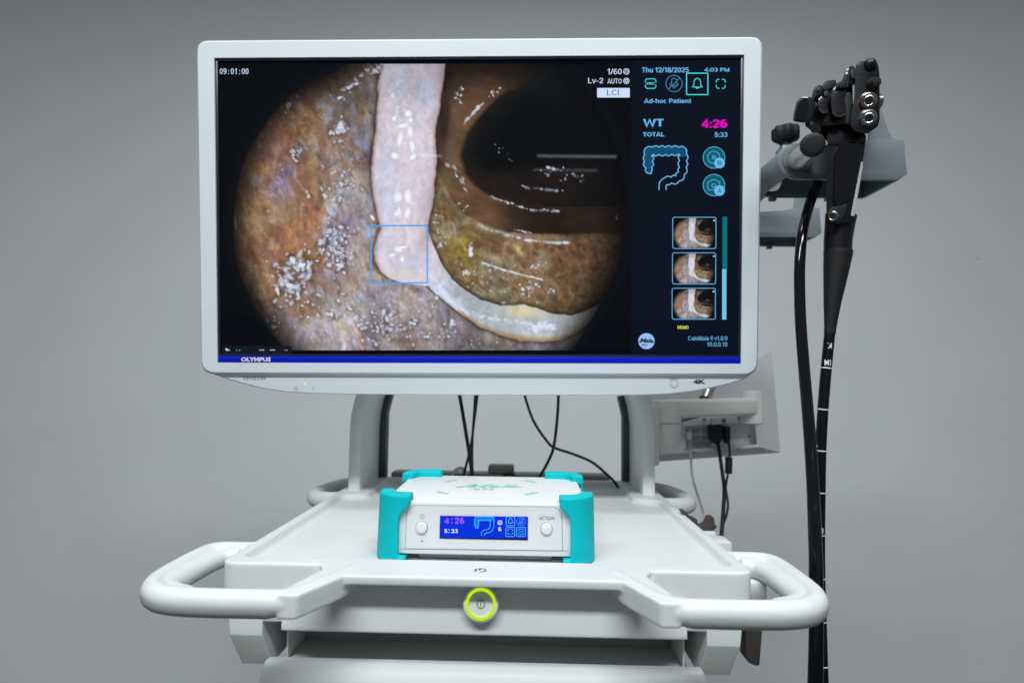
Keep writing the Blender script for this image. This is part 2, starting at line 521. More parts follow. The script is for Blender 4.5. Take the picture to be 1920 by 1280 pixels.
# slanted front panel under the lip (profile in Y, Z, run along X)
pp = [(.5765, 1.012), (.5770, .9900), (.5735, .9610), (.590, .9610), (.612, .972), (.612, 1.010)]
parts.append(geo_prism(pp, lambda a, b, d: (d, a, b), -.160, .160))
pb = [(.5772, .9930), (.5735, .9610), (.590, .9610), (.612, .972), (.612, .9930)]
parts.append(geo_prism(pb, lambda a, b, d: (d, a, b), -.1905, .1905))
RB = 0.0101
liners = []
for s in (-1, 1):
    hz = TZ - RB + 0.0008
    path = [(s * .2535, .6535, hz), (s * .264, .6530, hz), (s * .2855, .6525, hz), (s * .2960, .6465, hz), (s * .2997, .632, hz), (s * .3003, .600, hz),
            (s * .2990, .572, hz), (s * .2965, .551, hz), (s * .288, .5315, hz), (s * .273, .5185, hz), (s * .252, .5125, hz), (s * .220, .511, hz),
            (s * .190, .511, hz), (s * .172, .5112, hz), (s * .160, .5145, hz), (s * .152, .5235, hz), (s * .1435, .541, hz), (s * .135, .560, hz), (s * .125, .584, hz)]
    parts.append(geo_sweep(spline(path, 5), RB, 18, aspect=1.02))
    ip = [(s * .2640, .6440, hz - .002), (s * .2790, .6400, hz - .003), (s * .2845, .6260, hz - .0035), (s * .2860, .600, hz - .0035), (s * .2855, .572, hz - .003), (s * .282, .548, hz - .002), (s * .270, .530, hz - .001), (s * .250, .518, hz)]
    parts.append(geo_sweep(spline(ip, 5), RB - .0004, 18))
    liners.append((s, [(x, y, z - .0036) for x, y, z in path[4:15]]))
    st = [(s * .168, .5035), (s * .1500, .5035), (s * .1270, .553), (s * .117, .592), (s * .152, .592), (s * .1535, .566), (s * .163, .534)]
    parts.append(geo_prism(round_poly(st, .004, 3), lambda a, b, d: (a, b, d), .9990, TZ))
    # rear grip
    rz = TZ - .0125
    rp = [(s * .250, .946, rz), (s * .264, .944, rz), (s * .287, .951, rz), (s * .2985, .966, rz), (s * .3005, .990, rz), (s * .2965, 1.025, rz),
          (s * .286, 1.066, rz), (s * .270, 1.086, rz), (s * .250, 1.092, rz)]
    parts.append(geo_sweep(spline(rp, 5), .0118, 18, aspect=1.12))
TV, TF = remeshed(merge(*parts), 0.0016, 5)
cen = np.array([TV[list(q)].mean(0) for q in TF])
hf = {}
for s in (-1, 1):
    xs = cen[:, 0] * s
    hf[('f', s)] = ((xs > .2595) & (cen[:, 1] < .80)) | ((xs > .150) & (cen[:, 1] < .5400) & (cen[:, 2] > .985)) | ((xs > .130) & (cen[:, 1] < .540) & (cen[:, 2] > .985))
    hf[('r', s)] = (xs > .2595) & (cen[:, 1] > .80)
rest = ~(hf[('f', -1)] | hf[('f', 1)] | hf[('r', -1)] | hf[('r', 1)])
tray = add('top_tray', *subset(TV, TF, rest), M_WHITE, cart, sharp=80)
for key in (('f', -1), ('f', 1), ('r', -1), ('r', 1)):
    add('handle', *subset(TV, TF, hf[key]), M_WHITE, cart, sharp=80)

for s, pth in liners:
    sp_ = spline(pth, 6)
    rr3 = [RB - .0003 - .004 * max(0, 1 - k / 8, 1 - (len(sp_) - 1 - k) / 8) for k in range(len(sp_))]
    add('handle_underside', *geo_sweep(sp_, rr3, 20), mat('handle_liner_shade', (.36, .375, .385), .5, bump=.08), cart, sharp=70)  # grey lower shell, toned darker to carry the shade under the bar

# emblem printed on the tray edge (a round mark lying flat)
ex, ey, er = -.0032, .5765, .0056
EM = lambda a, b: (ex + a * er, ey - b * er, TZ + 0.0004)
flat('emblem', merge(g_stroke(circ(0, 0, .88, 30, -105, 95), .2), g_stroke(circ(0, 0, .88, 12, 135, 225), .3),
                     g_stroke([(-.15, -.75), (-.2, -.2), (.1, -.35)], .28)), EM, M_BLUEINK, tray)

for pts_ in ([(611, 1039.5), (612.5, 1039), (613, 1041), (611.5, 1041.5)], [(528, 1052), (537, 1049.6), (537.3, 1050.2), (528.4, 1052.6)], [(590, 1046), (602, 1042.4), (602.2, 1042.8), (590.2, 1046.6)],
             [(1249, 976), (1258, 978.2), (1258, 978.9), (1249, 976.6)], [(1235, 1042), (1241, 1042.8), (1241, 1043.4), (1235, 1042.6)], [(660, 1000), (662, 1000.2), (662, 1001), (660, 1000.8)]):
    add('scuff', [atz(x, y, TZ - .0083) for x, y in pts_], [(0, 1, 2, 3)], mat('tray_scuff', (.52, .54, .54), .6), tray, smooth=False)
# power button: lime ring on the slanted panel
na = Vector((0, -(.9895 - .9695), -(.5835 - .5665))).normalized()      # outward normal of the lower panel (towards camera, slightly down)
na = Vector((0, -.765, .645)) if False else na
bc = at(902, 1130, .571)
bax = Vector((0, -1, 0.12)).normalized()
btn = lathe('power_button', bc + bax * -0.006, bax, [(0, .0165), (.0088, .0165), (.0098, .0155), (.0098, .0114), (.0086, .0110), (.0086, .001)], M_CREAM, cart, 48)
ringm = glow('lime_light', lin(196, 232, 0), 1.0)
lathe('light_ring', bc + bax * .0036, bax, [(0, .0143), (.0012, .0141), (.0012, .0116), (0, .0114)], ringm, btn, 48, ring=True)
bx = Vector((1, 0, 0)); by = bax.cross(bx).normalized()
if by.z < 0: by = -by
BF = lambda a, b: bc + bax * .0031 + bx * a - by * b
flat('symbol', merge(g_stroke(circ(0, 0, .0036, 24), .0007, True), g_stroke([(0, -.0022), (0, .0022)], .0007)), BF, M_GREYINK, btn)

# apron legs at both sides, under the tray
for s in (-1, 1):
    pr = [(.5765, .984), (.5755, .9560), (.5940, .9215), (.86, .9215), (.90, .984)]
    def fn(a, b, d, s=s):
        t = (0.984 - b) / 0.0615
        x = (.2430 - .0075 * t) if d else (.2095 - .005 * max(0, t - .3))
        return (s * x, a, b)
    add('bracket', *geo_prism(pr, fn, 0, 1), M_CREAM, cart, bevel=.0009, sharp=14)
    box('bracket_bridge', min(s * .188, s * .2125), max(s * .188, s * .2125), .5765, .66, .9680, .9845, M_CREAM, cart, .002)
    box('runner', min(s * .193, s * .2025), max(s * .193, s * .2025), .640, .86, .926, .952, M_LEG, cart, .0015)
    box('guide_post', min(s * .1925, s * .1945), max(s * .1925, s * .1945), .600, .86, .915, .9600, M_CREAM, cart, .0005)
    box('slide_housing', min(s * .1960, s * .2125), max(s * .1960, s * .2125), .690, .86, .930, .9665, M_DARK, cart, .001)
    lathe('screw', (s * .1922, .622, .954), (-s, 0, 0), [(0, .0035), (.0015, .0033), (.0022, .0022), (.0016, .0014)], M_POLISH, cart, 16)

box('recess_back', -.192, .192, .645, .655, .90, .975, M_GREY, cart, .0005)
box('recess_floor', -.192, .192, .585, .645, .918, .924, M_CREAM, cart, .0005)
# drawer front with a rolled top edge
dp = [(.600, .9235), (.592, .9300), (.581, .9318), (.572, .9285), (.5665, .920), (.5640, .905), (.5640, .72), (.600, .72)]
def dfn(a, b, d):
    return (d, a, b)
drawer = add('drawer_front', *geo_prism(round_poly(dp, .003, 3), dfn, -.206, .206), M_WHITE, cart, bevel=.0025, seg=3)
box('cabinet', -.205, .205, .602, 1.06, .16, .916, M_CREAM, cart, .006)
box('wheel_base', -.27, .27, .50, 1.12, .06, .16, M_CREAM, cart, .02, 3)
for sx in (-1, 1):
    for yy in (.56, 1.06):
        add('caster', *geo_lathe((sx * .235 - .012, yy, .0312), (1, 0, 0), [(0, .026), (.004, .030), (.02, .030), (.024, .026)], 24), M_BLACKM, cart)

# arch that carries the screen
ap = []
for k in range(9): ap.append((-.2360, 1.006 + (1.115 - 1.006) * k / 8))
for k in range(1, 13):
    a = math.pi / 2 * k / 12
    ap.append((-.2360 + .185 * (1 - math.cos(a)), 1.115 + .185 * math.sin(a)))
ap += [(-x, z) for x, z in reversed(ap)]
th = .0098
AV, AF = [], []
nA = len(ap)
for i in range(nA):
    p0 = Vector(ap[max(i - 1, 0)]); p1 = Vector(ap[min(i + 1, nA - 1)])
    t = (p1 - p0).normalized(); nn = Vector((-t.y, t.x))
    o_ = Vector(ap[i]) + nn * th; i_ = Vector(ap[i]) - nn * th
    AV += [(o_.x, .966, o_.y), (i_.x, .966, i_.y), (i_.x, 1.092, i_.y), (o_.x, 1.092, o_.y)]
for i in range(nA - 1):
    for j in range(4):
        AF.append((4 * i + j, 4 * i + (j + 1) % 4, 4 * i + 4 + (j + 1) % 4, 4 * i + 4 + j))
AF += [(0, 1, 2, 3), (4 * nA - 1, 4 * nA - 2, 4 * nA - 3, 4 * nA - 4)]
arch = add('support_arch', AV, AF, mat('arch_paint', (.77, .81, .79), .42, bump=.06, bscale=600, var=.03), cart, bevel=.003, sharp=30)
for s in (-1, 1):
    pts = [(s * .2315, 1.012), (s * .2315, 1.135), (s * .222, 1.175), (s * .207, 1.172), (s * .2155, 1.135), (s * .2155, 1.012)]
    add('cable_channel', *geo_prism(pts, lambda a, b, d: (a, d, b), 1.0925, 1.118), mat('channel_grey', (.045, .047, .052), .5), cart, bevel=.0015)
box('rear_ledge', -.2085, .195, 1.112, 1.15, .985, 1.0265, M_GREY, cart, .002)
box('outlet_box', -.0295, .0185, 1.113, 1.145, 1.0268, 1.0415, mat('outlet_grey', (.24, .25, .23), .5, var=.1), cart, .004, 3)
# cradle for hand pieces, on the right side of the tray
cp = [(1277, 957), (1284, 957), (1293, 968), (1307, 973), (1308, 982), (1314, 986), (1323, 981), (1329, 968.5), (1338, 968.5), (1340, 982), (1344.5, 987), (1338, 994), (1322, 996.5), (1302, 991), (1286, 974)]
cpl = [(at(x, y, .83).x, at(x, y, .83).z) for x, y in cp]
add('cable_cradle', *geo_prism(round_poly(cpl, .0015, 3), lambda a, b, d: (a, d, b), .829, .843), M_BROWN, cart, bevel=.0010)
b0, b1 = at(1318, 995, .83), at(1347, 1030, .83)
box('cradle_base', b0.x - .02, b1.x - .004, .822, .85, b1.z - .02, b0.z + .0005, M_WHITE, cart, .003)
b0, b1 = at(1345, 1008, .80), at(1364, 1040, .80)
box('cradle_base', b0.x - .03, b1.x, .78, .815, b1.z - .02, b0.z, M_WHITE, cart, .003)
# hook under the right handle
hk = [(1396, 1150), (1430, 1150), (1429, 1180), (1424, 1246), (1419, 1247.5), (1408, 1244), (1400, 1238), (1398, 1190)]
hkl = [(at(x, y, .60).x, at(x, y, .60).z) for x, y in hk]
add('hanging_hook', *geo_prism(round_poly(hkl, .002, 3), lambda a, b, d: (a, d, b), .600, .618), M_BROWN, cart, bevel=.0022)
b0, b1 = at(1398, 1088, .63), at(1436, 1125, .63)
box('side_plate', b0.x - .004, b1.x, .625, .70, b1.z, b0.z, M_WHITE, cart, .003)
b0, b1 = at(1400, 1082, .66), at(1462, 1135, .66)
box('side_dark_box', b0.x, b1.x, .705, .76, b1.z - .01, b0.z - .014, M_BROWN, cart, .003)  # dark box set in to fill the dark gap beside the plate

# ------------------------------------------------------------------ large display
mon = thing('display_monitor', (-0.03073, 0.79631, 1.42802), 'large white flat monitor above the cart showing an endoscopic picture', 'monitor',
            rot=(0.08825, -0.01094, 0.00544))
bo = round_poly([(-.3830, .2315), (.3830, .2315), (.3818, -.2232), (-.3818, -.2232)], [.016, .016, .020, .020], 6)
bi = [(-.3580, .2071), (.3580, .2071), (.3580, -.2071), (-.3580, -.2071)]
BV, BF_ = [], []
bo2 = round_poly([(-.3800, .2285), (.3800, .2285), (.3788, -.2202), (-.3788, -.2202)], [.014, .014, .018, .018], 6)
bo3 = round_poly([(-.3838, .2323), (.3838, .2323), (.3826, -.2238), (-.3826, -.2238)], [.0165, .0165, .0205, .0205], 6)
n = len(bo)
loops = [(bi, .0065), (bi, .0), (bo2, .0), (bo, .0032), (bo, .0125), (bo3, .0135), (bo3, .045), (bo2, .05)]
BV += [(x, .0, z) for x, z in bi] + [(x, .0, z) for x, z in bo2]
BF_ += tess([bi, bo2])
k0 = len(BV); BV += [(x, .0065, z) for x, z in bi]
BF_ += [(i, (i + 1) % 4, k0 + (i + 1) % 4, k0 + i) for i in range(4)]
prev = 4
for lp, y in ((bo, .0032), (bo, .0125), (bo3, .0137), (bo3, .045), (bo2, .050)):
    k0 = len(BV); BV += [(x, y, z) for x, z in lp]
    BF_ += [(prev + i, prev + (i + 1) % n, k0 + (i + 1) % n, k0 + i) for i in range(n)]
    prev = k0
BF_ += [tuple(prev + i for i in t) for t in tess([bo2])]
add('bezel', BV, BF_, M_SHELL, mon, sharp=25, bevel=0)
chin = [(-.3735, -.215), (.3735, -.215), (.3735, -.2235), (.362, -.2295), (.345, -.2350), (.3226, -.2403), (.295, -.2455), (.265, -.2490), (.23, -.2507), (.17, -.2513),
        (0, -.2517), (-.17, -.2510), (-.23, -.2500), (-.265, -.2480), (-.295, -.2440), (-.3226, -.2374), (-.345, -.2310), (-.362, -.2255), (-.3735, -.2215)]
CHY = .0065
cv, cf = [], []
m_ = len(chin)
def chy(z): return CHY + (.004 if z > -.226 else 0)
lo = [(x * .997, z + .0012) for x, z in chin]
cv = [(x, CHY, z) for x, z in lo] + [(x, CHY + .0015, z) for x, z in chin] + [(x, .040, z) for x, z in chin]
cf = tess([lo]) + [(i, (i + 1) % m_, m_ + (i + 1) % m_, m_ + i) for i in range(m_)] + [(m_ + i, m_ + (i + 1) % m_, 2 * m_ + (i + 1) % m_, 2 * m_ + i) for i in range(m_)]
cf += [tuple(2 * m_ + i for i in t) for t in tess([lo])]
chino = add('chin', cv, cf, M_SHELL, mon, sharp=30)
C3 = lambda x, z: (x, CHY - .0003, z)
flat('lettering', g_text('OEV321UH', -.3253, .2265, -.2947, .2312, .012), lambda x, z: C3(x, -z), M_GREYINK, chino)
flat('power_symbol', merge(g_stroke(circ(-.2515, .243, .0026, 16, -60, 240), .0005), g_stroke([(-.2515, .2395), (-.2515, .2428)], .0005)), lambda x, z: C3(x, -z), M_GREYINK, chino)
flat('power_mark', g_stroke([(-.228, .2403), (-.228, .2456)], .0005), lambda x, z: C3(x, -z), M_GREYINK, chino)
flat('lettering', g_text('DISPLAY', .2622, .2268, .2762, .2292, .01), lambda x, z: C3(x, -z), M_GREYINK, chino)
flat('lettering', g_text('4K', .2955, .2289, .3120, .2350, .05), lambda x, z: C3(x, -z), M_INK, chino)
lathe('display_button', (.2692, CHY + .0005, -.2349), (0, -1, 0), [(0, .0053), (.0009, .0051), (.0010, .0044), (.0007, .0010)], M_SHELL, chino, 32)
flat('button_outline', g_stroke(circ(.2692, .2349, .0052, 32), .0005, True), lambda x, z: (x, CHY - .0005, -z), M_GREYINK, chino)
lathe('status_light', (-.2397, CHY, -.2363), (0, -1, 0), [(0, .0015), (.0004, .0012)], glow('green_led', lin(205, 240, 70), 1.2), chino, 14)
box('blue_band', -.3578, .3578, .0012, .0060, -.2069, -.1979, M_BLUE, mon, .0012)
flat('lettering', g_text('OLYMPUS', -.3253, .1996, -.2842, .2054, .045), lambda x, z: (x, .0008, -z), M_WINK, mon)
# back of the housing and the mount that reaches the arch
box('rear_housing', -.30, .30, .0500, .085, -.17, .18, M_CREAM, mon, .012, 3)
box('mount', -.06, .06, .0850, .205, -.16, -.04, M_GREY, mon, .004)

# screen panel
m_glass = mat('screen_glass', (0.002, 0.0025, 0.004), 0.02, spec=0.06)
m_glass.node_tree.nodes['Principled BSDF'].inputs['Emission Color'].default_value = lin(1, 4, 12)
m_glass.node_tree.nodes['Principled BSDF'].inputs['Emission Strength'].default_value = 1.0
SY = .0050
screen = add('screen', *geo_box(-.3579, .3579, SY, .0064, -.1978, .2070), m_glass, mon, smooth=False)
box('screen_trim', -.3579, .3579, .0022, .0050, -.1978, -.1953, M_FRAME, mon, .0003)
box('screen_trim', -.3579, .3579, .0022, .0050, .2040, .2070, M_FRAME, mon, .0003)
for s in (-1, 1):
    box('screen_trim', min(s * .3545, s * .3579), max(s * .3545, s * .3579), .0022, .0050, -.1952, .2039, M_FRAME, mon, .0003)

def S(u, v, d=1):
    """layout units of the picture on the screen -> the panel's own metres"""
    top = 108.6 - 6.0 * (u - 401) / 994
    bot = 679.8 + 2.2 * (u - 407) / 982
    t = (v - top) / (bot - top)
    l = 401.2 + 6.1 * t
    r = 1395.7 - 6.1 * t
    return (-.358 + .716 * (u - l) / (r - l), SY - .00022 * d, .2071 - .4142 * t)
S1 = lambda u, v: S(u, v, 1)
S2 = lambda u, v: S(u, v, 2)
S3 = lambda u, v: S(u, v, 3)
S4 = lambda u, v: S(u, v, 4)

# ---- the endoscopic picture, computed as a field of colours
rng = np.random.RandomState(7)
def vnoise(x, y, cell, seed):
    g = np.random.RandomState(seed).rand(128, 128)
    a = x / cell; b = y / cell
    i = np.floor(a).astype(int); j = np.floor(b).astype(int)
    fx = a - i; fy = b - j
    fx = fx * fx * (3 - 2 * fx); fy = fy * fy * (3 - 2 * fy)
    i0, i1, j0, j1 = i % 128, (i + 1) % 128, j % 128, (j + 1) % 128
    return (g[i0, j0] * (1 - fx) + g[i1, j0] * fx) * (1 - fy) + (g[i0, j1] * (1 - fx) + g[i1, j1] * fx) * fy
def fbm(x, y, cell, seed, oc=4, gain=.55):
    r = 0; a = 1; t = 0
    for k in range(oc):
        r = r + a * vnoise(x + 31 * k, y + 17 * k, cell / 2 ** k, seed + k); t += a; a *= gain
    return r / t
def ridge(x, y, cell, seed, oc=3):
    r = 0; a = 1; t = 0
    for k in range(oc):
        r = r + a * (1 - np.abs(2 * vnoise(x + 31 * k, y + 17 * k, cell / 2 ** k, seed + k) - 1)); t += a; a *= .6
    return r / t
def sst(a, b, x):
    t = np.clip((x - a) / (b - a), 0, 1)
    return t * t * (3 - 2 * t)
def mixc(a, b, m):
    m = np.asarray(m)
    return a * (1 - m[..., None]) + np.asarray(b) * m[..., None]

STEP = 1.45
us = np.arange(406.5, 1187.01, STEP)
vs = np.arange(117.0, 657.6, STEP)
U, V = np.meshgrid(us, vs)
def blob(cu, cv, ru, rv, ang=0):
    a = R(ang); du = U - cu; dv = V - cv
    p = (du * math.cos(a) + dv * math.sin(a)) / ru; q = (-du * math.sin(a) + dv * math.cos(a)) / rv
    return np.exp(-(p * p + q * q))
wx = (fbm(U, V, 40, 90) - .5) * 26; wy = (fbm(U, V, 40, 95) - .5) * 26
Uw, Vw = U + wx, V + wy
An = Uw * .94 - Vw * .34; Bn = Uw * .34 + Vw * .94
nb = fbm(Uw, Vw, 110, 1); nm = fbm(Uw, Vw, 44, 11); ns = fbm(Uw, Vw, 18, 21); nf = fbm(U, V, 6.5, 31, 3)
rg = ridge(Uw, Vw, 26, 201); rg2 = ridge(Uw * 1.2, Vw * .8, 11, 211)
# far wall on the left: brown mucosa, greyer and wetter towards the lower middle
col = np.zeros(U.shape + (3,))
col[:] = (.54, .385, .255)
col = mixc(col, (.64, .46, .29), sst(.36, .74, nm) * .6)
col = mixc(col, (.43, .32, .23), sst(.45, .72, ns) * .3)
gm = sst(.36, .66, nb * .55 + nm * .25 + .24 * sst(460, 620, V) + .16 * sst(560, 720, U) - .10 * sst(540, 440, U))
col = mixc(col, (.60, .595, .575), gm * .78)
lv = sst(.45, .68, fbm(U, V, 70, 61)) * sst(450, 560, U)
col = mixc(col, (.53, .51, .61), lv * .42)
col = mixc(col, (.46, .42, .53), np.clip(blob(533, 335, 22, 46, 20), 0, 1) * .75)
col = mixc(col, (.44, .44, .60), np.clip(blob(612, 298, 16, 14), 0, 1) * .5 + np.clip(blob(655, 185, 22, 16, -40), 0, 1) * .35)
col = mixc(col, (.66, .60, .42), sst(.52, .74, fbm(An, Bn * .7, 30, 71)) * .45)
col = mixc(col, (.70, .45, .21), sst(.52, .72, fbm(Uw, Vw, 26, 77)) * .30 * sst(640, 520, V))
col = mixc(col, (.44, .30, .27), sst(.54, .74, fbm(Uw, Vw, 48, 79)) * .45)
col *= (.97 + .10 * rg + .22 * (nf - .5))[..., None]
gr = fbm(Uw, Vw, 9, 241, 3)
gm2 = fbm(An * 1.35, Bn * .62, 20, 245, 4)
gr = fbm(An * 1.3, Bn * .7, 9, 241, 3)
col *= (.93 + .14 * sst(.25, .75, gr))[..., None] * (.92 + .16 * sst(.25, .75, gm2))[..., None]
col = mixc(col, (.78, .74, .62), sst(.58, .78, fbm(An * 1.3, Bn * .7, 13, 251, 4)) * .26)
col = mixc(col, (.74, .80, .90), sst(.56, .76, fbm(An * 1.3, Bn * .7, 16, 261, 4)) * .5 * sst(.42, .6, nb + .1 * sst(430, 560, V)))
col *= (.95 + .16 * (rg2 - .5))[..., None] * (.90 + .20 * ns)[..., None]
th = sst(.80, .97, ridge(Uw, Vw, 34, 221, 2))                    # pale threads of mucus
col = mixc(col, (.74, .75, .70), th * (.07 + .20 * sst(420, 560, V)))
th2 = sst(.84, .97, ridge(Uw + 90, Vw, 20, 231, 2))
col = mixc(col, (.40, .23, .17), th2 * .12)
lightf = .86 + .46 * np.exp(-(((U - 650) / 150) ** 2 + ((V - 480) / 230) ** 2))
col *= (lightf * (.82 + .18 * sst(117, 330, V)))[..., None]

big = fbm(An * .9, Bn * .6, 70, 281, 4)
col *= (np.array([.90, .915, 1.01]) * (.90 + .26 * sst(.3, .7, big))[..., None])
# near wall on the right
upx = [806, 812, 822, 835, 850, 875, 905, 940, 985, 1010, 1040, 1075, 1100, 1128, 1190]
upy = [430, 450, 475, 500, 520, 542, 560, 571, 570, 576, 587, 590, 583, 567, 530]
lox = [800, 820, 840, 870, 905, 940, 980, 1020, 1055, 1085, 1110, 1128]
loy = [532, 548, 566, 590, 614, 628, 638, 641, 636, 622, 604, 572]
tu_ = np.interp(U, upx, upy); tl_ = np.interp(U, lox, loy)
stalkR = np.interp(V, [117, 180, 240, 300, 380, 420, 450, 480, 530], [838, 830, 820, 821, 815, 806, 811, 824, 858])
right = sst(-3, 3, U - stalkR) * sst(6, -6, V - tu_ - 10)
rc = np.zeros_like(col); rc[:] = (.46, .36, .24)
rc = mixc(rc, (.53, .50, .41), sst(.42, .68, nm) * .7)
rc = mixc(rc, (.50, .50, .48), sst(.46, .70, fbm(Uw, Vw, 56, 83)) * .6 * sst(1060, 960, U))
rc = mixc(rc, (.50, .35, .27), sst(.46, .70, fbm(Uw, Vw, 60, 86)) * .7 * sst(920, 1020, U))
rc = mixc(rc, (.60, .54, .24), np.clip(blob(868, 468, 30, 42, -20), 0, 1) * sst(.35, .60, ns) * .85)
rc = mixc(rc, (.84, .78, .46), np.clip(blob(977, 468, 5, 9, -30) * 1.3, 0, 1) * .9)
da2 = U * .95 + V * .31; db2 = -U * .31 + V * .95
st3 = fbm(da2 / 2.6, db2 + wy * .5, 12, 101); rg3 = ridge(da2 / 2.2, db2 + wy, 16, 105)
rc *= (.66 + .44 * st3 + .20 * rg3)[..., None] * (.84 + .32 * nf)[..., None]
rc *= (.86 + .20 * sst(.30, .70, gr))[..., None]
rc = mixc(rc, (.74, .70, .58), sst(.58, .78, fbm(Uw, Vw, 14, 271, 4)) * .30)
rc *= (1.06 - .50 * sst(990, 1190, U) - .16 * sst(530, 600, V))[..., None]
# fold between the wall and the opening
foldy = np.interp(U, [815, 850, 876, 912, 957, 1014, 1053, 1137, 1190], [300, 372, 400, 418, 432, 436.5, 437.5, 435, 432]) + (nm - .5) * 5
fold = sst(2.5, -2.5, V - foldy)
fc = np.zeros_like(col); fc[:] = (.41, .30, .225)
fc = mixc(fc, (.40, .31, .22), sst(.42, .66, nm) * .7)
fc *= (.62 + .48 * st3 + .22 * rg3)[..., None]
fc = mixc(fc, (.47, .47, .24), np.clip(blob(838, 345, 14, 26, 10), 0, 1) * .5)
fc = mixc(fc, (.15, .115, .12), np.clip(blob(836, 222, 11, 62, 6) * 1.3, 0, 1) * .75)
fc = mixc(fc, (.36, .34, .33), np.clip(blob(853, 262, 8, 42, 14), 0, 1) * .45)
fc = mixc(fc, (.38, .27, .20), np.clip(blob(893, 190, 40, 20, -45) * 1.2, 0, 1) * .7)
fc *= (1.0 - .62 * sst(890, 1010, U))[..., None] * (.30 + .70 * sst(118, 200, V + .18 * (U - 860)))[..., None]
rc *= (1 - .35 * np.exp(-np.clip(V - foldy, 0, 99) / 6) * sst(1020, 1100, U))[..., None]
rc = mixc(rc, (.58, .55, .50), np.exp(-((V - foldy - 7) / 5) ** 2) * .40 * sst(860, 920, U) * sst(1120, 1030, U))
rc = mixc(rc, fc, fold)
# the dark opening, open towards the right
xl = np.interp(V, [117, 150, 164, 168, 193, 219, 246, 286, 320, 347, 365, 376, 381, 384], [1030, 1000, 975, 957, 927, 898, 880, 868, 877, 898, 927, 970, 1026, 1030])
xl = np.where(V > 383, np.interp(V, [383, 390], [1026, 1030]), xl) + (nm - .5) * 8
lm = sst(-2.5, 5, U - xl) * sst(20, -14, V - 384)
dep = np.clip((U - xl) / 60, 0, 1)
lc = np.zeros_like(col); lc[:] = (.055, .078, .086)
lc = mixc(lc, (.215, .165, .135), sst(300, 338, V + .07 * (U - 960)) * .85)
lc = mixc(lc, (.25, .19, .155), (1 - dep) ** 1.5 * .7)
lc *= (.62 + .42 * fbm(Uw, Vw, 30, 121) + .42 * fbm(da2 / 2.4, db2, 12, 125))[..., None]
lc = mixc(lc, (.058, .085, .094), sst(1040, 1150, U) * .8)
rc = mixc(rc, lc, lm)
rc *= (1 - .40 * np.exp(-(np.clip(xl - U, 0, 99) / 5) ** 2) * (V < 384))[..., None]
rc = mixc(rc, (.060, .085, .100), np.clip(sst(930, 1080, U) * sst(215, 150, V), 0, 1) * .9)
col = col * (1 - right[..., None]) + rc * right[..., None]

# polyp: stalk, head and the pale ridge it runs into
xL = np.interp(V, [117, 190, 250, 330, 365, 400, 425, 445, 470, 490, 508, 520, 528, 534], [712, 709, 704, 697, 700, 709, 714, 708, 703.5, 706, 715, 730, 752, 790])
xR = np.interp(V, [117, 180, 240, 300, 380, 420, 440, 460, 534], [838, 830, 820, 821, 815, 806, 808, 816, 850])
wob2 = (fbm(U, V, 20, 131) - .5) * 6
inside = np.minimum(U - xL, xR - U) + wob2
inside = np.where(V > 534, -99, inside)
tin = np.minimum(V - tu_, tl_ - V) + wob2
tin = np.where((U < 800) | (U > 1128), -99, tin)
sm = sst(-1.5, 2.0, inside); tm = sst(-1.5, 2.0, tin)
both = np.maximum(inside, tin)
body_ = np.zeros_like(col); body_[:] = (.90, .865, .925)
body_ = mixc(body_, (.82, .85, .95), sst(.40, .68, fbm(U, V, 60, 141)) * .7)
body_ = mixc(body_, (.90, .83, .85), sst(.45, .70, fbm(U, V, 30, 151)) * .45)
ridg = sst(0, 1, (U - 815) / 50)
body_ = mixc(body_, (.70, .735, .775), ridg * .85)
body_ = mixc(body_, (.86, .88, .88), ridg * sst(.45, .70, fbm(U, V, 26, 171)) * .7)
body_ *= (.86 + .17 * fbm(Uw * 1.6, Vw / 1.4, 15, 161))[..., None] * (.94 + .12 * nf)[..., None]
body_ = mixc(body_, (.66, .50, .44), np.exp(-(np.clip(inside, 0, 99) / 4.5) ** 2) * .70 * (1 - sst(806, 812, U) * sst(425, 440, V)))
body_ = mixc(body_, (.68, .60, .66), sst(34, 2, xR - U) * sst(440, 380, V) * sst(.35, .7, nm) * .55)
body_ = mixc(body_, (.74, .62, .60), np.clip(blob(800, 445, 10, 30, 12), 0, 1) * .55)
bulb = np.sqrt(((U - 754) / 50) ** 2 + ((V - 478) / 50) ** 2)
body_ = mixc(body_, (.70, .56, .55), np.exp(-((bulb - .98) / .05) ** 2) * .0)
body_ = mixc(body_, (.90, .87, .82), np.clip(blob(755, 512, 36, 9), 0, 1) * .6)
tq = (V - tu_) / np.maximum(tl_ - tu_, 1)
body_ = mixc(body_, (.66, .44, .22), sst(.78, 1.0, tq) * .75 * sst(840, 880, U))
body_ = mixc(body_, (.92, .87, .66), np.clip(blob(985, 582, 34, 13, 8), 0, 1) * .75)
body_ = mixc(body_, (.80, .66, .42), np.clip(blob(972, 577, 6, 10, 8), 0, 1) * .5)
body_ = mixc(body_, (.46, .44, .40), sst(1030, 1128, U) * .6)
body_ *= (.84 + .16 * sst(117, 260, V))[..., None]
msk = np.maximum(sm, tm)
halo = np.exp(-(np.clip(-both, 0, 99) / 6) ** 2) * (1 - msk)
col *= (1 - .42 * halo)[..., None]
col = col * (1 - msk[..., None]) + body_ * msk[..., None]

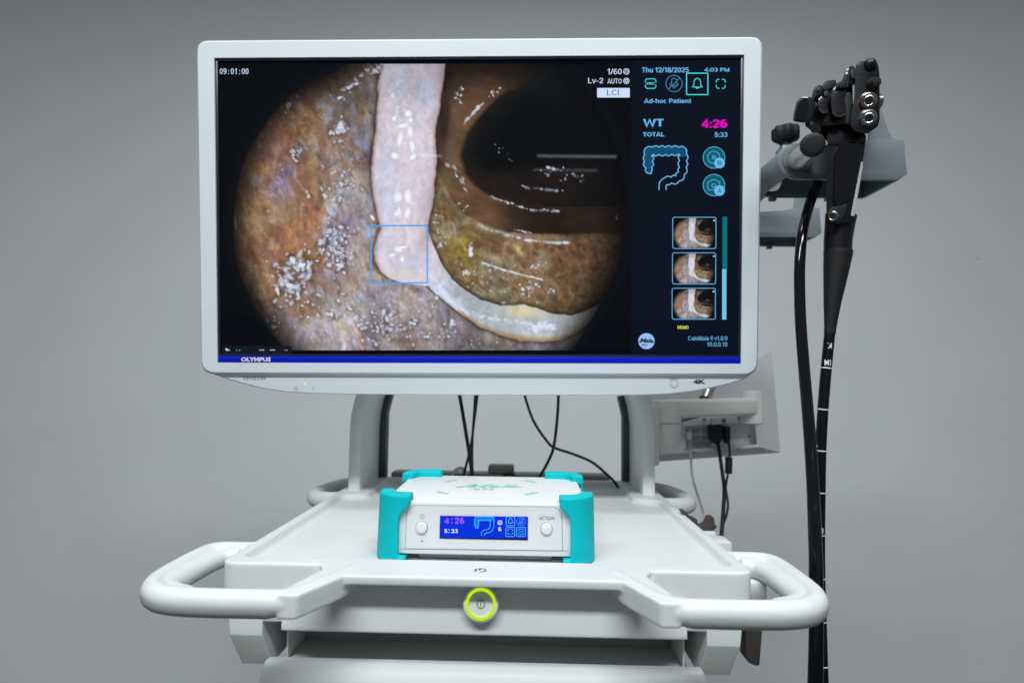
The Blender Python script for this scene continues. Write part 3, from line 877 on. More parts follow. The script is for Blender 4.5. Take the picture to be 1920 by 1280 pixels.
# wet highlights
def spot(cu, cv, ru, rv, ang=0, c=(.93, .96, 1.0), s=1.0):
    rad = max(ru, rv) * 2 + 2
    i0 = max(0, int((cu - rad - us[0]) / STEP)); i1 = min(len(us), int((cu + rad - us[0]) / STEP) + 2)
    j0 = max(0, int((cv - rad - vs[0]) / STEP)); j1 = min(len(vs), int((cv + rad - vs[0]) / STEP) + 2)
    if i1 <= i0 or j1 <= j0: return
    a = R(ang); du = U[j0:j1, i0:i1] - cu; dv = V[j0:j1, i0:i1] - cv
    w_ = (nf[j0:j1, i0:i1] - .5) * 1.1
    p = (du * math.cos(a) + dv * math.sin(a)) / ru; q = (-du * math.sin(a) + dv * math.cos(a)) / rv
    m = sst(1.5, .45, np.sqrt(p * p + q * q) + w_) * s
    col[j0:j1, i0:i1] = mixc(col[j0:j1, i0:i1], c, m)
def cluster(cu, cv, su, sv, n, r0, r1, ang=0, s=.9, glow_=.10):
    global col
    a = R(ang)
    if glow_:
        g_ = np.clip(blob(cu, cv, su * 1.5, sv * 1.5, ang), 0, 1)
        col = mixc(col, (.60, .66, .80), g_ * glow_ * (.5 + .9 * ns))
    todo = []
    for _ in range(n):
        x, y = rng.randn() * su, rng.randn() * sv
        r = r0 + (r1 * 1.2 - r0) * rng.rand() ** 2.0
        todo.append((cu + x * math.cos(a) - y * math.sin(a), cv + x * math.sin(a) + y * math.cos(a), r * (1 + rng.rand()), r, rng.rand() * 180))
    if glow_:
        for q in todo:
            if q[3] > 1.8: spot(q[0] + 1, q[1] + 1, q[2] * 2.2, q[3] * 1.9, q[4], (.28, .22, .20), .30)
    for q in todo:
        k = rng.rand()
        spot(*q, (.80 + .16 * k, .87 + .10 * k, 1.0), s * (.55 + .45 * rng.rand()))
for a in ((545, 520, 20, 20, 70, 1.4, 4.4), (560, 500, 14, 10, 34, 1.5, 4.5), (625, 470, 16, 16, 56, 1.4, 4.4), (620, 440, 24, 8, 28, 1.3, 3.4, -20), (640, 490, 10, 16, 24, 1.3, 3.2),
          (705, 612, 26, 16, 42, 1.3, 3.6), (750, 612, 26, 10, 24, 1.1, 2.8), (632, 245, 8, 14, 22, 1.5, 4.4, 20), (545, 190, 3, 12, 10, 1.3, 3.2, 35), (662, 158, 20, 4, 22, 1.2, 3.2, -48),
          (700, 125, 10, 7, 10, 1.3, 3.8), (557, 287, 5, 5, 8, 1.4, 3.4), (622, 360, 22, 9, 22, 1.1, 2.8), (640, 335, 14, 10, 16, 1.1, 2.8),
          (510, 600, 5, 12, 10, 1.4, 3.2, -30), (545, 562, 14, 8, 10, 1.2, 2.8), (640, 575, 40, 18, 26, 1, 2.4), (805, 622, 34, 12, 30, 1, 2.8), (850, 604, 14, 6, 12, 1.2, 3.2)):
    cluster(*a)
for a in ((600, 410, 14, 8, 8, 1.1, 2.2), (500, 235, 3, 22, 6, 1.3, 2.6, 35), (560, 620, 30, 14, 16, .9, 2), (900, 642, 20, 5, 8, 1, 2.2), (620, 300, 30, 50, 22, .9, 2), (500, 420, 20, 60, 10, .9, 1.7), (690, 570, 50, 30, 40, .9, 2.0)):
    cluster(*a, glow_=0, s=.6)
def beads(pts, n, r0, r1, jit=1.5, s=.95):
    P = np.array(pts, float)
    t = np.linspace(0, 1, n)
    q = np.linspace(0, 1, len(P))
    d = np.gradient(P[:, 1]) / np.where(np.gradient(P[:, 0]) == 0, 1, np.gradient(P[:, 0]))
    for k in t:
        x = np.interp(k, q, P[:, 0]); y = np.interp(k, q, P[:, 1])
        r = r0 + (r1 - r0) * rng.rand() ** 1.5
        spot(x + rng.randn() * jit, y + rng.randn() * jit * .6, r * (1.2 + rng.rand()), r, np.degrees(np.arctan(np.interp(k, q, d))), (.86, .91, 1), s * (.35 + .6 * rng.rand()))
N0 = dict(glow_=0)
beads([(874, 228), (884, 215), (894, 204), (908, 190)], 13, 1.4, 3.2, 1.2)
cluster(863, 185, 5, 12, 9, 1.1, 2.3, **N0); cluster(925, 172, 10, 5, 6, 1.1, 2.4, -30, **N0)
beads([(846, 308), (856, 318), (868, 335), (880, 355)], 11, 1.2, 3.2, 3); cluster(877, 382, 5, 5, 5, 1.2, 2.8, **N0)
beads([(900, 420), (930, 430), (955, 438), (975, 443)], 12, 1.4, 3.2, 1.5)
beads([(990, 447), (1010, 450), (1040, 452), (1068, 453)], 16, 1.5, 3.4, 1.2); beads([(968, 428), (985, 431), (1000, 434)], 9, 1.0, 2.0, 1)
beads([(925, 366), (960, 378), (1000, 391), (1050, 393)], 24, 1.1, 2.6, 1.2)
beads([(983, 345), (995, 349), (1020, 351), (1060, 354)], 12, 1.1, 3.2, 1.2, .8)
cluster(1030, 315, 14, 4, 9, 1.1, 2.4, **N0); cluster(1060, 325, 20, 5, 10, .9, 1.8, s=.7, **N0); cluster(945, 285, 14, 5, 7, .9, 2.0, 25, s=.6, **N0); cluster(1090, 330, 10, 4, 5, .9, 1.7, s=.6, **N0)
beads([(908, 490), (945, 503), (985, 514), (1020, 522)], 60, 1.1, 1.8, .5)
cluster(886, 468, 3, 8, 7, 1.5, 3.2, **N0); cluster(882, 510, 8, 3, 9, 1.1, 2.6, **N0); cluster(1000, 535, 13, 5, 14, 1.1, 2.6, **N0); cluster(930, 502, 26, 7, 12, .9, 1.8, s=.6, **N0); cluster(1005, 497, 12, 3, 7, 1, 2.0, -20, **N0)
cluster(920, 530, 34, 12, 14, .9, 2.0, s=.6, **N0); cluster(830, 445, 8, 16, 10, 1.0, 2.2, s=.7, **N0); cluster(818, 408, 6, 5, 6, 1.1, 2.4, **N0); cluster(1035, 543, 6, 2, 4, 1.2, 2.4, **N0); cluster(975, 555, 16, 6, 8, .9, 1.8, s=.6, **N0)
for b in ((768, 210, 6, 5, 0), (772, 222, 4, 5, 0), (741, 218, 4, 5, 20), (758, 232, 12, 3, -15), (752, 258, 4.5, 11, 10), (775, 271, 5, 10, -10), (743, 289, 7, 5, 30), (776, 291, 6, 3.5, -35),
          (771, 245, 4, 10, -5), (748, 367, 7, 9, 35), (766, 366, 6, 11, 0), (750, 394, 4, 8, 0), (766, 396, 4, 8, 10), (744, 398, 4, 5, 0), (765, 398, 3, 5, 0),
          (748, 465, 7, 5, 20), (758, 461, 7, 2.5, -5), (737, 476, 7, 2.5, -8), (756, 483, 3.5, 4.5, 0)):
    spot(*b, c=(.97, .98, 1.0))
cluster(745, 190, 10, 14, 16, 1.2, 3.0, s=.6, **N0); cluster(752, 212, 10, 10, 10, 1.2, 2.8, s=.7, **N0); cluster(765, 150, 20, 12, 8, 1, 2.2, s=.4, **N0)
beads([(815, 515), (825, 535), (842, 556), (860, 572), (880, 585), (905, 594)], 28, 2, 4.6, 4)
beads([(905, 592), (940, 598), (972, 602), (1000, 610), (1046, 614)], 24, 1.5, 3.6, 2.6)
cluster(1010, 612, 10, 3, 9, 1.8, 4.0, **N0); cluster(1036, 612, 8, 3, 7, 1.6, 3.6, **N0); cluster(830, 545, 9, 11, 12, 1.4, 3.4, **N0)
spot(439, 415, 2, 14, -4, (.75, .85, .95)); spot(700, 405, 3, 6, -35); spot(1160, 405, 2, 4, 10, s=.5)

# field-of-view mask
bp = [(437, 373), (450, 312), (466, 272), (493, 233), (530, 187), (562, 163), (599, 142), (626, 132), (652, 115), (700, 84), (800, 50), (1000, 72), (1066, 117), (1132, 214), (1172, 312), (1177, 385),
      (1174, 456), (1154, 524), (1129, 569), (1107, 608), (1075, 657), (1000, 720), (800, 770), (600, 710), (529, 653), (506, 622), (478, 583), (456, 535), (441, 493), (434, 442)]
ba = np.array([math.atan2(y - 400, x - 800) for x, y in bp]); br = np.array([math.hypot(x - 800, y - 400) for x, y in bp])
od = np.argsort(ba); ba, br = ba[od], br[od]
ba = np.concatenate([ba[-1:] - 2 * math.pi, ba, ba[:1] + 2 * math.pi]); br = np.concatenate([br[-1:], br, br[:1]])
rr_ = np.hypot(U - 800, V - 400)
ed = np.interp(np.arctan2(V - 400, U - 800), ba, br) - rr_
col *= (.22 + .78 * sst(-4, 58, ed) ** .8)[..., None]
out = np.zeros_like(col); out[:] = (.010, .020, .042)
out = mixc(out, (.030, .052, .070), np.exp(-((ed + 6) / 9) ** 2) * .6)
col = out * (1 - sst(-3, 4, ed))[..., None] + col * sst(-3, 4, ed)[..., None]
col = np.clip(col, 0, 1)
col_lin = np.where(col <= .04045, col / 12.92, ((col + .055) / 1.055) ** 2.4)

m_pic = bpy.data.materials.new('endoscopic_picture')
m_pic.use_nodes = True
nt = m_pic.node_tree
p_ = nt.nodes['Principled BSDF']
p_.inputs['Base Color'].default_value = (.003, .003, .004, 1)
p_.inputs['Roughness'].default_value = .02
p_.inputs['Specular IOR Level'].default_value = .06
an = nt.nodes.new('ShaderNodeAttribute'); an.attribute_name = 'Col'
nt.links.new(an.outputs['Color'], p_.inputs['Emission Color'])
p_.inputs['Emission Strength'].default_value = .95

def picture(name, uu, vv, cl, fn, parent):
    h, w = uu.shape
    a, b = uu.ravel(), vv.ravel()
    pts = [fn(x, y) for x, y in zip(a.tolist(), b.tolist())]
    pts = np.array(pts)
    c = (pts.min(0) + pts.max(0)) / 2
    idx = np.arange(h * w).reshape(h, w)
    q = np.stack([idx[:-1, :-1], idx[1:, :-1], idx[1:, 1:], idx[:-1, 1:]], -1).reshape(-1, 4)
    me = bpy.data.meshes.new(name)
    me.vertices.add(h * w); me.vertices.foreach_set('co', (pts - c).ravel())
    me.loops.add(q.size); me.loops.foreach_set('vertex_index', q.ravel().astype(np.int32))
    me.polygons.add(len(q)); me.polygons.foreach_set('loop_start', np.arange(0, q.size, 4, dtype=np.int32))
    me.update(); me.validate()
    at_ = me.attributes.new('Col', 'FLOAT_COLOR', 'POINT')
    at_.data.foreach_set('color', np.concatenate([cl.reshape(-1, 3), np.ones((h * w, 1))], 1).ravel())
    me.materials.append(m_pic)
    o = bpy.data.objects.new(name, me)
    COL.objects.link(o)
    o.parent = parent
    c = Vector(c.tolist())
    o.location = c - WPOS[parent.name]
    WPOS[o.name] = c
    return o
picture('endoscopic_picture', U, V, col_lin, S1, screen)

# ---- side panel and everything written on it
E_ = lambda n, r, g, b, s=1.0: glow('screen_' + n, lin(r, g, b), s)
K_NAVY = E_('navy', 3, 11, 27); K_SKY = E_('sky', 104, 184, 232); K_TURQ = E_('turquoise', 70, 225, 228); K_MAG = E_('magenta', 232, 0, 205)
K_TEAL = E_('teal', 0, 92, 108); K_PALE = E_('pale', 205, 222, 255); K_BAR1 = E_('bar_teal', 0, 112, 120); K_BAR2 = E_('bar_sky', 112, 196, 232)
K_YEL = E_('yellow', 222, 232, 70); K_BOX = E_('box_blue', 78, 160, 236); K_LOGO = E_('logo_blue', 150, 190, 244); K_DEEP = E_('deep', 6, 20, 48); K_MICC = E_('mic', 70, 140, 185)
K_COLON = E_('colon_fill', 12, 76, 112)
flat('side_panel', g_rect(1187.2, 110.5, 1390, 665), S1, K_NAVY, screen)
T = []
def letter(body, x0, y0, x1, y1, m, bold=.16, name='lettering', fn=S3, **kw):
    return flat(name, g_line(body, x0, y0, x1, y1, bold, **kw), fn, m, screen)
letter('09:01:00', 409, 125.6, 464, 136.6, K_PALE, .12, mono=.66)
letter('1/60', 1142.5, 126, 1169.5, 137, K_PALE, .12); letter('Lv-2', 1106.5, 143.3, 1134.5, 154.3, K_PALE, .12); letter('AUTO', 1142.5, 143.3, 1169.5, 154.3, K_PALE, .12)
def shutter(cx, cy):
    g = [g_stroke(circ(cx, cy, 5.2, 22), 1.2, True)]
    for k in range(5):
        a = k * 72
        g.append(g_stroke([(cx + 5 * math.cos(R(a)), cy + 5 * math.sin(R(a))), (cx + 1.8 * math.cos(R(a + 75)), cy + 1.8 * math.sin(R(a + 75)))], 1.0))
    return merge(*g)
flat('icon', shutter(1178, 131.5), S3, K_PALE, screen); flat('icon', merge(shutter(1178, 149), g_stroke(circ(1178, 149, 2.6, 14), .9, True)), S3, K_PALE, screen)
flat('mode_box', g_fill(rrect(1123.2, 162.2, 1184.3, 180, 1.5)), S3, K_PALE, screen); letter('LCI', 1142, 165.4, 1163.5, 176.3, K_DEEP, .10, fn=S4)
letter('Thu 12/18/2025', 1207, 123.6, 1294.5, 133.4, K_SKY); letter('4:03 PM', 1323.5, 123.6, 1370, 132.8, K_SKY)
rec = [g_stroke([(1213.5, 152), (1213.5, 148), (1216, 145.2), (1230.5, 145.2), (1233, 148), (1233, 152)], 1.5), g_stroke([(1213.5, 156), (1213.5, 160), (1216, 163), (1230.5, 163), (1233, 160), (1233, 156)], 1.5),
       g_line('REC', 1219.5, 151.7, 1231.6, 156, .19), g_fill(circ(1217, 153.9, 1.8, 14))]
flat('icon', merge(*rec), S3, K_TURQ, screen)
def mic(cx, cy, k, w=1.2):
    return merge(g_stroke([(cx + k * a, cy + k * b) for a, b in rrect(-4.8, -9.4, 4.8, 4, 4.6)], w, True),
                 g_stroke([(cx - 7.6 * k, cy - 1 * k), (cx - 6.5 * k, cy + 4.5 * k), (cx, cy + 7.2 * k), (cx + 6.5 * k, cy + 4.5 * k), (cx + 7.6 * k, cy - 1 * k)], w),
                 g_stroke([(cx, cy + 7 * k), (cx, cy + 10 * k)], w), g_stroke([(cx - 10.5 * k, cy + 10.5 * k), (cx + 10.5 * k, cy - 10.5 * k)], w),
                 g_stroke(circ(cx, cy, 15.2 * k, 36), w * 1.05, True))
flat('icon', mic(1267, 154, 1.0), S3, K_MICC, screen)
def bell(cx, cy, k, w):
    b = [(-9, 6), (-6.5, 2), (-6, -4), (-4, -8), (0, -10), (4, -8), (6, -4), (6.5, 2), (9, 6), (4, 6.6), (-4, 6.6)]
    return merge(g_stroke([(cx + k * x, cy + k * y) for x, y in b], w, True), g_stroke([(cx - 3.8 * k, cy + 6.8 * k), (cx, cy + 9.2 * k), (cx + 3.8 * k, cy + 6.8 * k)], w))
flat('icon', bell(1310.3, 154, 1.0, 1.5), S3, K_TURQ, screen)
flat('icon_frame', g_stroke(rrect(1290.3, 134.6, 1330, 174.6, 1.5), 1.9, True), S3, K_TURQ, screen)
def corners(cx, cy, r, w):
    g = []
    for a, b in ((-1, -1), (1, -1), (1, 1), (-1, 1)):
        g.append(g_stroke([(cx + a * r, cy + b * r * .28), (cx + a * r, cy + b * r * .6), (cx + a * r * .88, cy + b * r * .88), (cx + a * r * .6, cy + b * r), (cx + a * r * .28, cy + b * r)], w))
    return merge(*g)
flat('icon', corners(1354, 154.4, 8.4, 1.4), S3, K_TURQ, screen)
letter('Ad-hoc Patient', 1211, 180.6, 1298.5, 190.6, K_SKY)
letter('WT', 1209, 218.4, 1247.5, 236.2, K_SKY, .19); letter('TOTAL', 1209, 243.5, 1249, 253, K_SKY, .18)
letter('4:26', 1318, 218.4, 1366.3, 236.8, K_MAG, .19); letter('5:33', 1342.3, 245, 1366.4, 254, K_SKY, .16)

def colon(fn, m_line, m_fill, parent, lw, ox, oy, sx, sy):
    cl_ = [(222, 962), (205, 925), (203, 850), (206, 800), (232, 786), (330, 785), (430, 785), (466, 800), (468, 880), (462, 945), (425, 1000), (350, 1016), (318, 1035), (312, 1060), (312, 1088)]
    P = np.array([[p[0], p[1]] for p in spline([(a, b, 0) for a, b in cl_], 14)])
    d = np.gradient(P, axis=0); L = np.concatenate([[0], np.cumsum(np.hypot(*np.diff(P, axis=0).T))])
    nn = np.stack([-d[:, 1], d[:, 0]], 1); nn /= np.linalg.norm(nn, axis=1)[:, None]
    hw = np.interp(L / L[-1], [0, .04, .10, .55, .75, .93, 1.0], [6, 24, 36, 33, 31, 28, 27])
    sc_ = np.where(L / L[-1] > .9, 0, 1)
    bump = (np.abs(np.sin(L / 50 * math.pi)) - .6) * 12 * sc_
    a = P + nn * (hw + bump)[:, None]; b = P - nn * (hw + bump)[:, None]
    mp = lambda q: [(ox + (x - 330) * sx, oy + (y - 920) * sy) for x, y in q]
    nfill = int(len(P) * .535)
    A, B = mp(a), mp(b)
    V_ = A[:nfill] + B[:nfill]
    F_ = [(i, i + 1, nfill + i + 1, nfill + i) for i in range(nfill - 1)]
    flat('colon_fill', (V_, F_), lambda x, y: fn(x, y, 2), m_fill, parent)
    flat('colon_outline', merge(g_stroke(list(reversed(A)) + B, lw)), lambda x, y: fn(x, y, 3), m_line, parent)
colon(lambda x, y, d: S(x, y, d), K_SKY, K_COLON, screen, 1.9, 1250, 312.5, .2422, .2422)

for cy, ch in ((292.3, 'B'), (344, 'A')):
    flat('round_button', g_fill(circ(1341.3, cy, 20, 40)), S2, K_TEAL, screen)
    flat('button_outline', g_stroke(circ(1341.3, cy, 20.2, 44), 1.1, True), S3, K_SKY, screen)
    if ch == 'B':
        gi = merge(g_stroke(circ(1341, cy - .5, 11.3, 32), 1.1, True), g_stroke([(1337, cy - 4.5), (1341, cy - .5), (1337, cy + 3.5)], 1.2), g_stroke([(1341.2, cy - 4.5), (1345.2, cy - .5), (1341.2, cy + 3.5)], 1.2))
    else:
        gi = merge(g_stroke(round_poly([(1330, cy - 7), (1335, cy - 7), (1337, cy - 10), (1345, cy - 10), (1347, cy - 7), (1352, cy - 7), (1352, cy + 9), (1330, cy + 9)], 2, 3), 1.1, True), g_stroke(circ(1341, cy + 1, 3.4, 18), 1.1, True))
    flat('icon', gi, S3, K_SKY, screen)
    flat('badge', g_fill(circ(1351.6, cy + 10.3, 9.9, 30)), S4, K_SKY, screen)
    flat('lettering', g_line(ch, 1347.9, cy + 6.0, 1355.2, cy + 14.4, .15), lambda x, y: S(x, y, 5), K_TEAL, screen)

tu = np.linspace(0, 1, 84); tv = np.linspace(0, 1, 62)
for (x0, y0, x1, y1) in ((1264.5, 404.5, 1345, 463.6), (1264, 471.6, 1344.6, 530.6), (1263.4, 538.6, 1344, 597.4)):
    A_, B_ = np.meshgrid(tu, tv)
    iu = np.clip(((436 + (1172 - 436) * A_) - us[0]) / STEP, 0, len(us) - 1); iv = np.clip(((118 + (655 - 118) * B_) - vs[0]) / STEP, 0, len(vs) - 1)
    acc = 0
    for ou in (-2, 0, 2):
        for ov in (-2, 0, 2):
            acc = acc + col_lin[np.clip(np.round(iv + ov).astype(int), 0, len(vs) - 1), np.clip(np.round(iu + ou).astype(int), 0, len(us) - 1)]
    picture('thumbnail', x0 + 1.5 + (x1 - x0 - 3) * A_, y0 + 1.5 + (y1 - y0 - 3) * B_, acc / 9, S2, screen)
    flat('thumbnail_frame', g_stroke(rrect(x0, y0, x1, y1, 4), 1.3, True), S3, K_SKY, screen)
    flat('flag', g_rect(x1 - 5, y0 + 5, x1 - 1.8, y0 + 7.5), S3, K_PALE, screen)
flat('scroll_bar', g_rect(1357.3, 403.2, 1366, 502), S2, K_BAR1, screen)
flat('scroll_thumb', g_rect(1356.6, 502.2, 1364.5, 598), S2, K_BAR2, screen)
letter('DEMO', 1273.5, 609.8, 1294, 616.6, K_YEL, .17)
flat('logo_disc', g_fill(circ(1215.4, 639, 15.2, 40)), S2, K_LOGO, screen)
flat('logo_lettering', merge(g_text('Maia.', 1203.4, 633.2, 1229.6, 642.2, .04, .25), g_stroke([(1200.4, 642.5), (1207.8, 634.4)], 1.4), g_text('labs', 1206.5, 643.4, 1217, 647.8, .02, .25)), S3, K_DEEP, screen)
letter('ColoMaia II v1.0.0', 1293, 629.4, 1366.2, 638.3, K_SKY, .12); letter('10.0.0.10', 1328.4, 641, 1366.2, 649.2, K_SKY, .12)
flat('detection_box', g_stroke([(697.2, 420.4), (803.4, 420.0), (803.4, 528.4), (697.2, 528.8)], 2.7, True), S2, K_BOX, screen)
flat('player_bar', g_fill(rrect(414, 648, 546, 664, 3)), S2, E_('bar_dark', 14, 22, 32), screen)
for gi in (g_fill([(420.5, 652), (429.5, 657), (420.5, 657)]), merge(g_rect(441, 655.6, 442.4, 657), g_rect(446.2, 655.6, 447.6, 657)), g_stroke([(485.5, 657), (485.5, 655.8), (493.5, 655.8), (493.5, 657)], 1),
           g_stroke([(505.5, 657), (505.5, 655.8), (514, 655.8), (514, 657)], 1), merge(g_rect(533, 655.6, 534.2, 657), g_rect(537, 655.6, 538.2, 657))):
    flat('player_icon', gi, S3, K_PALE, screen)

# ------------------------------------------------------------------ control unit with teal corners
DZ0 = TZ - .0083                       # tray floor
dl, dr = at(707, 1010, .640), at(1114.5, 1014, .640)
dcx = (dl.x + dr.x) / 2
dhw = (dr.x - dl.x) / 2
DY0, DY1 = .6195, .8055
unit = thing('control_unit', (dcx, (DY0 + DY1) / 2, DZ0), 'white control box with turquoise rubber corners and a small blue display, on the tray', 'control unit')
CZ0, CZ1 = 1.0193, 1.0728
CY0, CY1 = DY0 + .0078, DY1 - .0085
cw = dhw - .0075
cp_ = round_poly([(-cw, CY0), (cw, CY0), (cw, CY1), (-cw, CY1)], .010, 6)
case = add('case', *geo_ngon_prism(cp_, lambda a, b, d: (dcx + a, b, d), CZ0, CZ1), M_CASE, unit, bevel=.0016, seg=3)
box('foot_rail', dcx - .07, dcx + .07, CY0 + .012, CY1 - .012, DZ0 + .0003, CZ0 - .0002, M_GREY, unit, .001)

def corner_pad(sx, sy, L, Lb):
    r = .031
    def arc_(t, Lx):
        """outline round the corner, t inside the outer face, from the front end to the side"""
        q = [(r - (r - t) * math.sin(R(a)), r - (r - t) * math.cos(R(a))) for a in range(0, 91, 5)]
        if Lx >= r:
            return [(Lx, t)] + q
        dx = r - Lx
        return [(Lx, r - math.sqrt((r - t) ** 2 - dx * dx))] + [w for w in q if w[0] < Lx - .0004]
    def ring(Lx, t, z0, z1, Ls=.036):
        return geo_prism(arc_(0, Lx) + [(0, Ls), (t, Ls)] + arc_(t, Lx)[::-1], lambda a, b, d: (a, b, d), z0, z1)
    zt = DZ0 + .0685
    g = [ring(Lb, .0115, DZ0, zt - .001)]
    # sweep from the wide cap down to the narrow leg
    N = 9
    for k in range(N):
        t0 = k / N
        z1 = zt - .0085 - .018 * t0
        g.append(ring(Lb + (L - Lb) * (1 - t0) ** 2.2, .0115, z1 - .018 / N - .0006, z1))
    # cap over the lid, with a stepped inner corner
    top = arc_(0, L) + [(0, .041), (.013, .041), (.0170, .0290), (.0215, .0240), (.0285, .0225), (L, .0225)]
    g.append(geo_prism(top, lambda a, b, d: (a, b, d), zt - .0105, zt))
    # foot under the case
    foot = arc_(.001, L - .004) + [(.001, .036), (.02, .036), (L - .004, .022)]
    g.append(geo_prism(foot, lambda a, b, d: (a, b, d), DZ0, DZ0 + .0062))
    v, f = remeshed(merge(*g), .00105, 11)
    # slightly wider towards the base
    v = v.copy()
    bulge = .0016 * (1 - (v[:, 2] - DZ0) / .0685)
    v[:, 0] -= bulge * np.clip((.02 - v[:, 0]) / .02, 0, 1)
    v[:, 0] = dcx + sx * (dhw - v[:, 0])
    v[:, 1] = (DY0 + v[:, 1]) if sy < 0 else (DY1 - v[:, 1])
    return add('corner_bumper', v, f, M_TEAL, unit, sharp=60)
for sx, sy in ((-1, -1), (1, -1), (-1, 1), (1, 1)):
    if sy < 0:
        corner_pad(sx, sy, .0375, .0260)
    else:
        corner_pad(sx, sy, .047, .030)

q4 = lambda cx, cy: (690 + cx * .22917, 870 + cy * .22917)
FYp = CY0 - .0006
pan = [(303, 688), (316, 430), (323, 385), (345, 352), (385, 334), (1515, 347), (1556, 362), (1578, 392), (1586, 440), (1592, 705)]
pan = [at(*q4(*p), FYp) for p in pan]
pan2 = round_poly([(p.x, p.z) for p in pan], .0012, 3)
panel = add('front_panel', *geo_prism(pan2, lambda a, b, d: (a, d, b), FYp, CY0 + .002), M_PANEL, unit, bevel=.0)
add('panel_gap', *merge(g_stroke([(p[0], p[1]) for p in pan2], .0005, True)) if False else
    ([(a, CY0 - .00075, b) for a, b in g_stroke(pan2, .00042, True)[0]], g_stroke(pan2, .00042, True)[1]), M_GREYINK, unit, smooth=False)
g0, g1 = at(*q4(262, 690), CY0), at(*q4(1640, 708), CY0)
for (xa, xb, zz_) in ((g0.x, at(*q4(303, 691), CY0).x, g0.z), (at(*q4(1592, 707), CY0).x, g1.x, g1.z)):
    add('seam', [(x, CY0 - .0003, z) for x, z in g_stroke([(xa, zz_), (xb, zz_)], .0003)[0]], [(0, 1, 3, 2)], M_GREYINK, unit, smooth=False)
PF = lambda d: (lambda x, y: at(x, y, FYp - .00025 * d))
# small blue display
a0, a1 = at(825.2, 966.0, FYp), at(989.6, 1011.8, FYp)
DSP = add('display', *geo_box(a0.x, a1.x, FYp - .0006, FYp + .001, a1.z, a0.z), glow('lcd_dark', lin(6, 10, 60), 1.0), unit, smooth=False)
LF = lambda d: (lambda x, y: at(x, y, FYp - .0006 - .00022 * d))
flat('display_field', ([(825.6, 966.4), (989.3, 968), (989.3, 1008.6), (825.6, 1007.2)], [(0, 1, 2, 3)]), LF(1), glow('lcd_blue', lin(0, 48, 222), 1.0), DSP)
q5 = lambda g: ([(815 + x * .125, 955 + y * .125) for x, y in g[0]], g[1])
L_PUR = glow('lcd_purple', lin(176, 92, 250)); L_WHT = glow('lcd_white', lin(235, 242, 255)); L_CYN = glow('lcd_cyan', lin(92, 205, 255)); L_AZ = glow('lcd_azure', lin(0, 130, 240)); L_MID = glow('lcd_mid', lin(70, 165, 255))
for ch, x0, x1 in (('4', 145, 214), ('2', 303, 368), ('6', 380, 444)):
    flat('lettering', q5(g_line(ch, x0, 118, x1, 208, .18)), LF(2), L_PUR, DSP)
flat('lettering', q5(merge(g_fill(circ(257, 140, 10, 12)), g_fill(circ(257, 198, 10, 12)))), LF(2), L_PUR, DSP)
for ch, x0, x1 in (('5', 145, 190), ('3', 248, 294), ('3', 302, 347)):
    flat('lettering', q5(g_line(ch, x0, 290, x1, 350, .18)), LF(2), L_WHT, DSP)
flat('lettering', q5(merge(g_fill(circ(217, 302, 8, 10)), g_fill(circ(217, 342, 8, 10)))), LF(2), L_WHT, DSP)
colon(lambda x, y, d: LF(d)(x, y), L_CYN, L_AZ, DSP, .9, 815 + 740 * .125, 955 + 245 * .125, .875 * .125, .845 * .125)
flat('icon', q5(merge(g_stroke(rrect(950, 165, 1008, 220, 14), 8, True), g_stroke(circ(978, 196, 15, 14), 7, True))), LF(2), L_WHT, DSP)
flat('lettering', q5(g_line('6', 955, 256, 1000, 320, .18)), LF(2), L_WHT, DSP)
flat('icon_frame', q5(merge(g_stroke(rrect(1072, 104, 1202, 240, 16), 8, True), g_stroke(rrect(1068, 266, 1200, 400, 16), 8, True), g_stroke(rrect(1228, 266, 1360, 400, 16), 8, True))), LF(2), L_CYN, DSP)
flat('icon', q5(merge(bell(1137, 170, 4.2, 7), corners(1134, 332, 38, 7))), LF(2), L_CYN, DSP)
flat('icon', q5(mic(1296, 176, 4.2, 7)), LF(2), L_MID, DSP)
flat('icon', q5(merge(g_stroke([(1255, 318), (1258, 300), (1275, 292), (1312, 292), (1330, 300), (1332, 318)], 7), g_stroke([(1255, 345), (1258, 365), (1275, 373), (1312, 373), (1330, 365), (1332, 345)], 7))), LF(2), L_CYN, DSP)
flat('lettering', q5(merge(g_text('REC', 1285, 322, 1326, 341, .05), g_fill(circ(1270, 331, 8, 10)))), LF(2), L_MID, DSP)
for bx_, by_ in ((790.8, 988.2), (1024.6, 990.4)):
    b = at(bx_, by_, FYp)
    sk = lathe('button_socket', b + Vector((0, .0004, 0)), (0, -1, 0), [(0, .0063), (.0006, .0063), (.0007, .0059), (.0004, .0055)], M_GREYINK, unit, 36)
    lathe('button', b, (0, -1, 0), [(0, .0058), (.0018, .0058), (.0026, .0053), (.0029, .0040), (.0031, .0005)], M_BTN, unit, 36)
flat('power_symbol', merge(g_stroke(circ(791.8, 967.9, 3.6, 20, -60, 240), .6), g_stroke([(791.8, 963.2), (791.8, 967.6)], .6)), PF(1), M_INK, panel)
flat('lettering', g_text('ACTION', 1011.3, 967.7, 1039.2, 974.2, -.004), PF(1), M_INK, panel)
flat('indicator', g_fill(circ(791.4, 1013.9, 1.3, 12)), PF(1), M_INK, panel)
